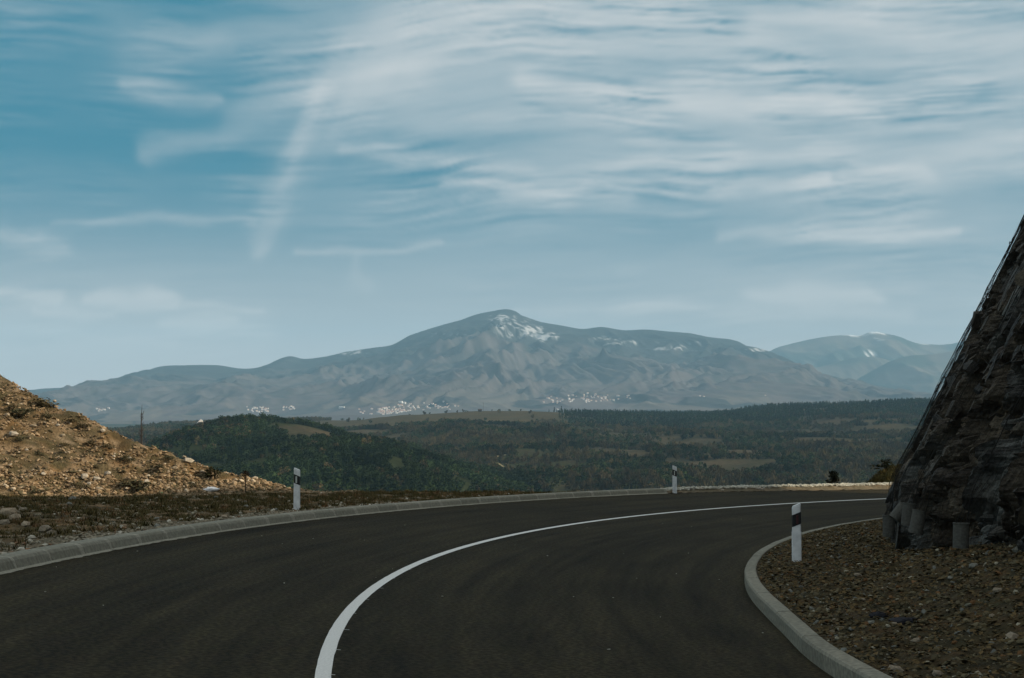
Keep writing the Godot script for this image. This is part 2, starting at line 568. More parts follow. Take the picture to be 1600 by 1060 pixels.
func forest_hill(x: float, z: float) -> float:
	var dx := x + 250.0
	var dz := z + 1350.0
	var sx := 78.0 if dx < 0.0 else 112.0
	var sz := 300.0 if dz > 0.0 else 260.0
	var a := 71.0 * exp(-0.5 * (dx * dx / (sx * sx) + dz * dz / (sz * sz)))
	dx = x + 105.0
	dz = z + 1080.0
	var b := 38.0 * exp(-0.5 * (dx * dx / (75.0 * 75.0) + dz * dz / (240.0 * 240.0)))
	return -76.0 + a + b * (1.0 - a / 90.0)

func valley_h(x: float, z: float) -> float:
	var d := -z
	var h := soft_table(valley_curve, d)
	if d < 60.0: h += FALL * z + 0.0 * x
	elif d < 120.0: h += FALL * z * (120.0 - d) / 60.0
	var up := smoothstep(1100.0, 3200.0, d) * (1.0 - smoothstep(3300.0, 4600.0, d))
	if up > 0.0:
		h += up * (line_height(ridge_line, x, 3200.0) - 1.0)
	var far := smoothstep(250.0, 1000.0, d) * (1.0 - smoothstep(2700.0, 3200.0, d))
	h += far * (9.0 * n_a.get_noise_2d(x * 0.0016, z * 0.0022) + 3.5 * n_b.get_noise_2d(x * 0.006, z * 0.008))
	if d > 500.0 and d < 2300.0 and x < 300.0:
		var f := forest_hill(x, z) + 3.0 * n_b.get_noise_2d(x * 0.008, z * 0.008)
		var k := clampf(0.5 + 0.5 * (f - h) / 14.0, 0.0, 1.0)
		h = lerpf(h, f, k) + 14.0 * k * (1.0 - k)
	return h

# 0 wood, 1 scrub, 2 open field, 3 pale field; the cell's edge distance comes second
func valley_use(x: float, z: float) -> Vector2:
	var d := -z
	var wx := x + 60.0 * n_warp.get_noise_2d(x * 0.004, z * 0.004)
	var wz := z + 60.0 * n_warp.get_noise_2d(x * 0.004 + 70.0, z * 0.004)
	var v := n_cell.get_noise_2d(wx / 120.0, wz / 160.0)
	var e := n_edge.get_noise_2d(wx / 120.0, wz / 160.0)
	if d < 2300.0 and d > 500.0 and x < 60.0 and forest_hill(x, z) > valley_h(x, z) - 6.0:
		if Vector2((x + 178.0) / 42.0, (z + 1275.0) / 75.0).length() < 1.0: return Vector2(2.0, 1.0)
		return Vector2(0.0, 1.0)
	if d + 60.0 * n_a.get_noise_2d(x * 0.006, z * 0.006) > 2480.0 and x > -430.0 and x < 150.0 - (3200.0 - d) * 0.10 + 70.0 * n_a.get_noise_2d(z * 0.01, x * 0.004): return Vector2(4.0, 1.0)         # tan hilltop grass
	if x > 258.0 and x < 322.0 and d > 2180.0 and d < 2400.0: return Vector2(3.0, 1.0)  # the one pale field
	var wood := n_a.get_noise_2d(x * 0.0010 + 5.0, z * 0.0012) + 0.30 * smoothstep(150.0, 900.0, x) * smoothstep(1800.0, 2800.0, d)
	if v < -0.38 + 1.1 * wood: return Vector2(0.0, e)
	if v < 0.10: return Vector2(1.0, e)
	if v < 0.985: return Vector2(2.0, e)
	return Vector2(3.0, e)

func make_valley():
	var m := mat(Color.WHITE, 1.0, true, 0.0)
	world_tex(m, grey_tex(81, 0.02, FastNoiseLite.TYPE_SIMPLEX, 4, 0.75, 1.0), 60.0)
	var rows: Array = []
	var d := -250.0
	while d < 7400.0:
		rows.append(d)
		if d < 60.0: d += 10.0
		elif d < 900.0: d += 16.0
		elif d < 3500.0: d += 12.0
		else: d += 90.0
	var nu := 260
	var mesh := grid(nu, rows.size(), func(i: int, j: int):
		var dd: float = rows[j]
		var half := 330.0 + 0.62 * maxf(dd, 0.0)
		var x := lerpf(-half, half, float(i) / (nu - 1))
		var h := valley_h(x, -dd)
		var c := Color(0.035, 0.035, 0.024)
		if dd > 500.0:
			var u := valley_use(x, -dd)
			var s := n_b.get_noise_2d(x * 0.01, dd * 0.02)
			match int(u.x):
				0: c = Color(0.036, 0.044, 0.020)
				1: c = Color(0.060, 0.054, 0.030).lerp(Color(0.042, 0.047, 0.022), clampf(0.5 + 1.5 * s, 0.0, 1.0))
				2: c = Color(0.088, 0.072, 0.046).lerp(Color(0.055, 0.054, 0.032), clampf(0.5 + 1.5 * s, 0.0, 1.0))
				3: c = Color(0.13, 0.12, 0.075)
				4: c = Color(0.095, 0.077, 0.042).lerp(Color(0.075, 0.065, 0.038), clampf(0.5 + 1.5 * s, 0.0, 1.0))
			if dd > 3700.0:
				var fc := n_cell.get_noise_2d(x * 0.004, dd * 0.003)
				c = Color(0.10, 0.085, 0.06) if fc > 0.0 else Color(0.05, 0.055, 0.035)
		return [Vector3(x, h, -dd), c])
	tag(put("terrain", mesh, m), "wooded valley floor and far slopes of fields and scrub", "valley", "", "structure")
	# a dirt track on the far slope
	var trk := PackedVector3Array()
	var way := [[782, 750], [790, 744], [801, 735], [778, 727], [766, 722], [775, 716], [792, 711]]
	var last: Vector3
	for i in way.size():
		var p := land_hit(way[i][0], way[i][1])
		if i > 0:
			for k in 6:
				var a := last.lerp(p, k / 6.0)
				var b := last.lerp(p, (k + 1) / 6.0)
				a.y = valley_h(a.x, a.z) + 0.7
				b.y = valley_h(b.x, b.z) + 0.7
				var sd := (b - a).cross(Vector3.UP).normalized() * 1.7
				quad(trk, a - sd, a + sd, b + sd, b - sd)
		last = p
	tag(put("path", flat(trk), mat(Color(0.24, 0.21, 0.12), 1.0)), "pale dirt track winding up the valley slope", "track", "", "structure")

func land_hit(px: float, py: float, from := 500.0) -> Vector3:
	var r := px_ray(px, py)
	var t := from
	while t < 14000.0:
		var p := Vector3(0, EYE, 0) + r * t
		if p.y < (valley_h(p.x, p.z) if t < 7200.0 else mountain_h(p.x, p.z)): return p
		t *= 1.003
	return Vector3(0, EYE, 0) + r * t

# ------------------------------------------------------------------ near ground
var crest := [[-12.0, 9.0], [1.5, 8.8], [2.6, 7.8], [3.4, 6.45], [4.09, 5.2], [4.8, 4.18], [5.33, 3.7], [5.73, 3.36], [6.16, 2.87], [6.59, 2.38], [7.4, 1.78], [8.38, 1.13], [9.44, 0.65], [10.68, 0.12], [12.0, 0.0]]

func bank_t(x: float, z: float) -> Vector2:      # along and beyond the foot of the bank
	var q := Vector2(x + 14.0, z + 31.5)
	return Vector2(q.dot(Vector2(0.805, -0.593)), q.dot(Vector2(-0.593, -0.805)))

func verge_h(x: float, z: float) -> float:       # above the tilted plane
	var q := so(x, z)
	var h := lerpf(0.33, 0.22, smoothstep(10.0, 24.0, q.x))
	h += 0.05 * n_a.get_noise_2d(x * 0.35, z * 0.35) * smoothstep(0.1, 1.5, q.y - outer(q.x) - 0.4)
	var b := bank_t(x, z)
	if b.y > 0.0:
		var tc: float = soft_table(crest, b.x)
		var r := 0.6 * minf(b.y, tc)
		# rounded foot and crest
		r -= 0.10 * exp(-b.y / 0.5) * smoothstep(0.0, 0.3, tc) * 0.5
		if b.y > tc: r -= 0.10 * (b.y - tc) + 0.012 * (b.y - tc) * (b.y - tc)
		var lump := 0.13 * n_a.get_noise_2d(x * 0.7, z * 0.7) + 0.10 * n_b.get_noise_2d(x * 1.9, z * 1.9) + 0.05 * n_b.get_noise_2d(x * 6.0 + 9.0, z * 6.0)
		h += r + lump * smoothstep(0.0, 0.8, b.y) * (1.0 - 0.6 * smoothstep(tc - 0.4, tc + 0.2, b.y))
	# low heap at the left edge of the verge
	h += 0.16 * exp(-(pow((x + 7.3) / 1.0, 2.0) + pow((z + 21.5) / 1.3, 2.0)))
	h += 0.10 * smoothstep(24.5, 26.5, q.x) * exp(-pow((q.y - outer(q.x) - 0.45) / 0.22, 2.0))
	if q.x > 24.0: h = lerpf(h, lerpf(BANKED * q.y + 0.006, h, smoothstep(0.05, 0.34, q.y - outer(q.x))), smoothstep(24.6, 25.6, q.x))
	var e := minf(-39.9 - z, q.y - outer(q.x) - 0.95)
	if e > 0.0 and (b.y < 0.0 or b.x > 9.5): h -= 0.5 * e * e / (e + 0.6)
	# grassy rise beyond the outside of the bend
	h += 1.75 * exp(-(pow((x - 13.7) / 1.8, 2.0) + pow((z + 51.2) / 1.8, 2.0)))
	h += 0.025 * n_b.get_noise_2d(x * 5.0, z * 5.0)
	return maxf(h, -6.5)

func inner_h(s: float, o: float) -> float:
	var k := clampf((inner(s) - 0.15 - o) / 1.5, 0.0, 3.0)
	var q := pt(s, o)
	var h := BANKED * inner(s) + 0.13 + 0.26 * k * k / (k + 0.8) + 0.30 * smoothstep(7.0, 0.0, s) * smoothstep(0.5, 1.4, k)
	return h + smoothstep(0.0, 0.15, k) * (0.05 * n_a.get_noise_2d(q.x * 1.1, q.y * 1.1) + 0.03 * n_b.get_noise_2d(q.x * 4.0, q.y * 4.0))

func soil_color(x: float, z: float) -> Color:     # one stony soil for bank and verge
	var a := n_b.get_noise_2d(x * 0.5, z * 0.5)
	var b := n_b.get_noise_2d(x * 2.2 + 40.0, z * 2.2)
	var c := Color(0.285, 0.19, 0.104).lerp(Color(0.25, 0.145, 0.06), clampf(0.5 + 1.6 * a, 0.0, 1.0))
	c = c.lerp(Color(0.36, 0.28, 0.19), clampf(1.6 * b, 0.0, 0.7))
	c = c.lerp(Color(0.10, 0.08, 0.042), clampf(-2.4 * b - 0.05, 0.0, 0.8))
	c = c.lerp(Color(0.11, 0.095, 0.05), clampf(2.2 * n_a.get_noise_2d(x * 0.9 + 70.0, z * 0.9) - 0.15, 0.0, 0.75))
	# mats of dead weed with ragged outlines
	var mats := n_b.get_noise_2d(x * 0.9 + 12.0, z * 0.9) + 0.4 * n_b.get_noise_2d(x * 4.0, z * 4.0)
	var weed := smoothstep(-0.02, 0.10, mats - 0.16)
	return c.lerp(Color(0.078, 0.069, 0.036).lerp(Color(0.12, 0.08, 0.042), clampf(1.8 * a, 0.0, 0.7)), weed * 0.85)

func make_ground():
	var m := mat(Color.WHITE, 0.95, true, 0.2)
	world_tex(m, grey_tex(82, 0.03, FastNoiseLite.TYPE_SIMPLEX, 5, 0.62, 1.0), 1.7, bump_tex(83, 0.05, 4, 6.0), 1.0)
	# outer verge with the earth bank: one sheet in (s, o)
	var ss: Array = []
	var s := -60.0
	while s < 62.0:
		ss.append(s)
		if s < -8.0: s += 2.0
		elif s < 36.0: s += 0.13
		else: s += 0.6
	var oo: Array = []
	var o := 0.0
	while o < 34.0:
		oo.append(o)
		if o < 11.0: o += 0.11
		elif o < 20.0: o += 0.22
		else: o += 1.2
	var mesh := grid(ss.size(), oo.size(), func(i: int, j: int):
		var q := pt(ss[i], outer(ss[i]) + lerpf(0.33, 0.04, smoothstep(24.8, 25.6, ss[i])) + oo[j])
		var h := verge_h(q.x, q.y)
		var c := soil_color(q.x, q.y)
		# gravel dressing behind the kerb, red-brown strip along the far edge
		c = c.lerp(Color(0.20, 0.18, 0.13), 0.6 * (1.0 - smoothstep(0.25, 0.9, oo[j] + 0.3 * n_b.get_noise_2d(q.x * 2.0, q.y * 2.0))))
		c = c.lerp(Color(0.22, 0.12, 0.045), 0.7 * smoothstep(-37.0, -38.4, q.y) * smoothstep(-8.0, -5.0, q.x) * (1.0 - smoothstep(3.0, 5.0, q.x)))
		if q.x > 8.0 and q.y < -47.5: c = Color(0.12, 0.105, 0.035)
		return [Vector3(q.x, h + FALL * q.y, q.y), c], false)
	tag(put("ground", mesh, m), "stony verge and bare earth bank across the road", "bank", "", "structure")
	# inner verge
	var mi := grid(360, 46, func(i: int, j: int):
		var sx := lerpf(-14.0, 40.0, i / 359.0)
		var ox := inner(sx) - 0.145 - (2.95 + 4.05 + inner(sx)) * j / 45.0
		var q := pt(sx, ox)
		var a := n_b.get_noise_2d(q.x * 1.3, q.y * 1.3)
		var b := n_b.get_noise_2d(q.x * 5.0, q.y * 5.0)
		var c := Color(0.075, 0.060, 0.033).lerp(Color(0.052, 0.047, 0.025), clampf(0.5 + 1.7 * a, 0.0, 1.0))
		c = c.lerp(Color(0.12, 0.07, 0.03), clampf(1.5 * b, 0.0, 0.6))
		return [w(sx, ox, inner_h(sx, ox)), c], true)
	tag(put("ground", mi, m), "leaf-strewn gravel verge inside the bend", "verge", "", "structure")

# ------------------------------------------------------------------ road
func make_road():
	var m := mat(Color.WHITE, 0.9, true, 0.22)
	m.albedo_texture = grey_tex(84, 0.024, FastNoiseLite.TYPE_SIMPLEX, 6, 0.42, 1.0, 1024)
	m.uv1_scale = Vector3(0.55, 0.55, 1)
	m.normal_enabled = true
	m.normal_texture = bump_tex(85, 0.25, 2, 5.0, 1024)
	m.normal_scale = 0.5
	var ss: Array = []
	var s := -70.0
	while s < 75.0:
		ss.append(s)
		s += 0.22 if s > -8.0 and s < 40.0 else 1.5
	var no := 118
	var mesh := grid(ss.size(), no, func(i: int, j: int):
		var si: float = ss[i]
		var o := lerpf(inner(si) - 0.10, outer(si) + 0.10, float(j) / (no - 1))
		var streak := n_b.get_noise_2d(o * 2.1, si * 0.05 + 9.0)
		var fine := n_b.get_noise_2d(o * 8.0 + 50.0, si * 0.16)
		var blot := n_a.get_noise_2d(o * 0.6, si * 0.3)
		var k := 1.0 + 0.45 * streak + 0.34 * fine + 0.22 * blot
		var c := Color(0.056, 0.046, 0.0225) * k
		return [w(si, o, BANKED * o), Color(c.r, c.g, c.b), Vector2(si, o)], false)
	var road: Node = tag(put("road", mesh, m), "dark asphalt road bending right round the rock cut", "road", "", "structure")
	# centre line
	var lm := mat(Color.WHITE, 0.75, true, 0.3)
	world_tex(lm, grey_tex(86, 0.06, FastNoiseLite.TYPE_SIMPLEX, 4, 0.86, 1.0), 0.9)
	var line := grid(ss.size(), 5, func(i: int, j: int):
		var si: float = ss[i]
		var o := lerpf(-0.068, 0.034, j / 4.0)
		if j == 0 or j == 4: o += 0.004 * n_b.get_noise_2d(si * 6.0, j * 3.0)
		return [w(si, o, BANKED * o + 0.004), Color(0.78, 0.78, 0.74)], false)
	var cl := put("center_line", line, lm, road)
	for k in 16:      # setting-out marks left along the inner edge of the paint
		var sk := -4.35 + 1.12 * k
		var tick := PackedVector3Array()
		quad(tick, w(sk, -0.06, BANKED * -0.055 + 0.008), w(sk, -0.092 - 0.012 * (k % 3), BANKED * -0.1 + 0.008), w(sk + 0.015, -0.092 - 0.012 * (k % 3), BANKED * -0.1 + 0.008), w(sk + 0.015, -0.06, BANKED * -0.055 + 0.008))
		put("paint_mark", flat(tick), mat(Color(0.5, 0.5, 0.48), 0.8), cl)

# ------------------------------------------------------------------ kerbs
func kerb_block(sa: float, sb: float, prof: Array, side: float, jit: float) -> ArrayMesh:
	# prof: [offset, height] pairs relative to the asphalt's edge, run from the road over the top
	var t := PackedVector3Array()
	var n := 2
	var ring := []
	for k in n + 1:
		var s := lerpf(sa, sb, float(k) / n)
		var e := outer(s) if side > 0.0 else inner(s)
		var r := []
		for q in prof:
			r.append(w(s, e + side * q[0], BANKED * e + q[1] + jit))
		ring.append(r)
	for k in n:
		for i in prof.size() - 1:
			if side > 0.0: quad(t, ring[k][i], ring[k][i + 1], ring[k + 1][i + 1], ring[k + 1][i])
			else: quad(t, ring[k][i], ring[k + 1][i], ring[k + 1][i + 1], ring[k][i + 1])
	for k in [0, n]:
		for i in range(1, prof.size() - 1):
			t.append_array([ring[k][0], ring[k][i], ring[k][i + 1]])
	return flat(t)

func make_kerbs():
	var tones := []
	var ktex := grey_tex(87, 0.02, FastNoiseLite.TYPE_SIMPLEX, 5, 0.72, 1.0)
	for g in [Color(0.28, 0.27, 0.21), Color(0.25, 0.24, 0.185), Color(0.30, 0.285, 0.22), Color(0.265, 0.255, 0.195)]:
		tones.append(world_tex(mat(g, 0.9), ktex, 0.8))
	var mortar: StandardMaterial3D = world_tex(mat(Color(0.38, 0.365, 0.29), 0.95), ktex, 0.5)
	var kerb := base("kerb")
	tag(kerb, "sloping stone kerb with pale mortar joints along the outside of the bend", "kerb", "", "structure")
	var prof := [[-0.02, -0.02], [0.0, 0.015], [0.035, 0.10], [0.06, 0.128], [0.09, 0.138], [0.26, 0.142], [0.30, 0.135], [0.32, 0.0]]
	var mprof := [[-0.02, -0.02], [0.001, 0.014], [0.036, 0.099], [0.061, 0.127], [0.091, 0.137], [0.26, 0.141], [0.30, 0.134], [0.32, 0.0]]
	var s := -8.0
	var r := RandomNumberGenerator.new()
	r.seed = 3
	while s < 25.5:
		var l := r.randf_range(0.70, 0.86)
		var gap := r.randf_range(0.04, 0.14)
		put("kerb_stone", kerb_block(s, s + l, prof, 1.0, r.randf_range(-0.0015, 0.0015)), tones[r.randi() % 4], kerb)
		put("mortar_joint", kerb_block(s + l, s + l + gap, mprof, 1.0, 0.0), mortar, kerb)
		s += l + gap
	# mortar bed squeezed out along the foot
	var bed := grid(420, 3, func(i: int, j: int):
		var sb := lerpf(-8.0, 25.6, i / 419.0)
		var e := outer(sb)
		var wide := 0.03 + 0.025 * n_b.get_noise_2d(sb * 3.0, 0.0) + 0.02 * n_b.get_noise_2d(sb * 11.0, 4.0)
		var o: float = e + [-wide, -0.01, 0.02][j]
		return [w(sb, o, BANKED * o + [0.005, 0.016, 0.03][j]), Color.WHITE], false)
	put("mortar_bed", bed, mortar, kerb)
	# inner kerb: upright, cast stones with tight joints
	var ki := base("kerb")
	tag(ki, "upright concrete kerb round the inside of the bend", "kerb", "", "structure")
	var pin := [[0.0, -0.05], [0.0, 0.118], [0.012, 0.138], [0.03, 0.145], [0.13, 0.147], [0.145, 0.14], [0.15, 0.0]]
	s = -13.0
	while s < 36.0:
		put("kerb_stone", kerb_block(s, s + 0.992, pin, -1.0, r.randf_range(-0.003, 0.003)), tones[r.randi() % 4], ki)
		s += 1.0

# ------------------------------------------------------------------ rock cut
const FOOT := -5.65
func cut_back(h: float) -> float:                     # how far the cut has leaned back at that height: upright at its foot
	return 0.5 * maxf(h, 0.95 + 0.2 * (h - 0.95))

const TOP := 12.9
func cliff_in(s: float, h: float) -> float:     # how far the rock lies behind the plane of the net
	var a := s * 0.94 + h * 0.42
	var b := h * 0.90 - s * 0.34
	var wa := a + 0.35 * n_warp.get_noise_2d(s * 0.9, h * 0.9)
	var wb := b + 0.35 * n_warp.get_noise_2d(s * 0.9 + 30.0, h * 0.9)
	var c1 := n_cell.get_noise_2d(wa / 0.46, wb / 0.82)
	var c2 := n_cell.get_noise_2d(wa / 0.19 + 9.0, wb / 0.33)
	var c3 := n_cell.get_noise_2d(wa / 0.11 + 3.0, wb / 0.17)
	var e1 := n_edge.get_noise_2d(wa / 0.46, wb / 0.82) + 1.0
	var e2 := n_edge.get_noise_2d(wa / 0.19 + 9.0, wb / 0.33) + 1.0
	var d := 0.16 + 0.22 * c1 + 0.13 * c2 + 0.05 * c3
	d += 0.30 * exp(-e1 / 0.07) + 0.14 * exp(-e2 / 0.09)
	d += 0.10 * n_a.get_noise_2d(s * 0.35, h * 0.35) + 0.03 * n_b.get_noise_2d(s * 3.0, h * 3.0)
	d += 0.35 * smoothstep(7.0, 1.0, s) * smoothstep(2.6, 0.2, h)
	return maxf(d, 0.03)

func rock_color(s: float, h: float) -> Color:
	var a := s * 0.94 + h * 0.42
	var b := h * 0.90 - s * 0.34
	var wa := a + 0.35 * n_warp.get_noise_2d(s * 0.9, h * 0.9)
	var wb := b + 0.35 * n_warp.get_noise_2d(s * 0.9 + 30.0, h * 0.9)
	var c1 := n_cell.get_noise_2d(wa / 0.46, wb / 0.82)
	var c2 := n_cell.get_noise_2d(wa / 0.19 + 9.0, wb / 0.33)
	var zone := n_a.get_noise_2d(s * 0.30 + 4.0, h * 0.22)
	var c := Color(0.115, 0.095, 0.066).lerp(Color(0.135, 0.14, 0.125), smoothstep(-0.1, 0.35, zone + 0.25 * c1 + 0.2 * smoothstep(7.0, 2.0, s)))
	c = c.lerp(Color(0.12, 0.085, 0.045), 0.7 * smoothstep(0.45, 0.8, c1 - 0.3 * zone))
	c *= 1.0 + 0.50 * c2 + 0.35 * c1 + 0.3 * n_b.get_noise_2d(s * 5.0, h * 5.0)
	return Color(c.r, c.g, c.b)

func make_cliff():
	var m := mat(Color.WHITE, 0.75, true, 0.4)
	world_tex(m, grey_tex(88, 0.03, FastNoiseLite.TYPE_SIMPLEX, 5, 0.62, 1.0), 1.3, bump_tex(89, 0.03, 5, 8.0), 1.2)
	var hs: Array = []
	var h := -0.5
	while h < TOP:
		hs.append(h)
		h += 0.036 if h < 6.4 else 0.4
	var ss: Array = []
	var s := -75.0
	while s < 60.0:
		ss.append(s)
		s += 0.038 if s > -3.0 and s < 13.0 else (0.25 if s > -12.0 and s < 22.0 else 2.0)
	var extra := 9
	var mesh := grid(ss.size(), hs.size() + extra, func(i: int, j: int):
		var si: float = ss[i]
		if j >= hs.size():
			var k: float = j - hs.size() + 1.0
			var q := pt(si, FOOT - TOP / 2.0 - 0.35 * k * k)
			return [Vector3(q.x, TOP + 0.10 * k * k + FALL * q.y + 0.4 * n_a.get_noise_2d(q.x * 0.2, q.y * 0.2), q.y), Color(0.09, 0.085, 0.04)]
		var hj: float = hs[j]
		return [w(si, FOOT - cut_back(hj) - cliff_in(si, hj), hj), rock_color(si, hj)], true)
	var cliff: Node = tag(put("cliff", crisp(mesh), m), "dark fractured rock cut rising steeply beside the road", "cliff", "", "structure")
	# loose-edged blocks that stand out of the face
	var mats := []
	for g in [Color(0.085, 0.09, 0.085), Color(0.075, 0.065, 0.05), Color(0.095, 0.08, 0.055), Color(0.06, 0.056, 0.048)]:
		mats.append(world_tex(mat(g, 0.8), m.albedo_texture, 0.9, m.normal_texture, 1.0))
	var shapes := []
	for k in 7: shapes.append(stone_mesh(500 + k, 0.16, true))
	var r := RandomNumberGenerator.new()
	r.seed = 99
	for k in 210:
		var sk := r.randf_range(-2.0, 11.0)
		var hk := r.randf_range(0.35, 6.0)
		var size := r.randf_range(0.06, 0.15) * (1.0 if r.randf() < 0.8 else 1.4)
		var b := put("rock_block", shapes[r.randi() % 7], mats[r.randi() % 4], cliff)
		var out := pt(sk, 1.0) - pt(sk, 0.0)
		var face := Basis(Vector3(out.y, 0, -out.x).normalized(), Vector3(-out.x * 0.447, 0.894, -out.y * 0.447).normalized(), Vector3.ZERO)
		face.z = face.x.cross(face.y).normalized()
		var lean := Basis(face.z, r.randf_range(-0.9, 0.3)) * Basis(face.x, r.randf_range(-0.5, 0.5)) * Basis(face.y, r.randf_range(-0.6, 0.6)) * face
		b.transform = Transform3D(lean * Basis.from_scale(Vector3(size * r.randf_range(0.45, 1.1), size * r.randf_range(0.5, 1.5), size * r.randf_range(0.35, 0.7))), w(sk, FOOT - cut_back(hk) - cliff_in(sk, hk) - 0.01, hk))

func stone_mesh(sd: int, rough: float, blocky := false) -> ArrayMesh:
	var r := RandomNumberGenerator.new()
	r.seed = sd
	var t := PackedVector3Array()
	var v := []
	if blocky:
		for y in [-1, 1]:
			for q in [[-1, -1], [1, -1], [1, 1], [-1, 1]]:
				var f: float = r.randf_range(0.55, 1.0)
				v.append(Vector3(q[0] * f, y * r.randf_range(0.7, 1.0), q[1] * r.randf_range(0.6, 1.0)))
		# a slightly bulged middle ring gives broken, uneven sides
		var mid := []
		for q in [[-1, -1], [1, -1], [1, 1], [-1, 1]]:
			mid.append(Vector3(q[0] * r.randf_range(0.75, 1.15), r.randf_range(-0.3, 0.3), q[1] * r.randf_range(0.75, 1.15)))
		for k in 4:
			var l := (k + 1) % 4
			quad(t, v[k], mid[k], mid[l], v[l])
			quad(t, mid[k], v[k + 4], v[l + 4], mid[l])
		quad(t, v[0], v[1], v[2], v[3])
		quad(t, v[4], v[7], v[6], v[5])
		return flat(t)
	var g := (1.0 + sqrt(5.0)) / 2.0
	for p in [[-1, g, 0], [1, g, 0], [-1, -g, 0], [1, -g, 0], [0, -1, g], [0, 1, g], [0, -1, -g], [0, 1, -g], [g, 0, -1], [g, 0, 1], [-g, 0, -1], [-g, 0, 1]]:
		var q := Vector3(p[0], p[1], p[2]).normalized()
		v.append(q * (1.0 + r.randf_range(-rough, rough)) * Vector3(1, 0.72, 0.9))
	for f in [[0, 11, 5], [0, 5, 1], [0, 1, 7], [0, 7, 10], [0, 10, 11], [1, 5, 9], [5, 11, 4], [11, 10, 2], [10, 7, 6], [7, 1, 8], [3, 9, 4], [3, 4, 2], [3, 2, 6], [3, 6, 8], [3, 8, 9], [4, 9, 5], [2, 4, 11], [6, 2, 10], [8, 6, 7], [9, 8, 1]]:
		t.append_array([v[f[0]], v[f[2]], v[f[1]]])
	return flat(t)

# ------------------------------------------------------------------ rockfall net
func net_off(s: float, h: float) -> float:
	return 0.015 + 0.035 * n_a.get_noise_2d(s * 0.8, h * 0.8) + 0.06 * smoothstep(0.7, 0.2, h)

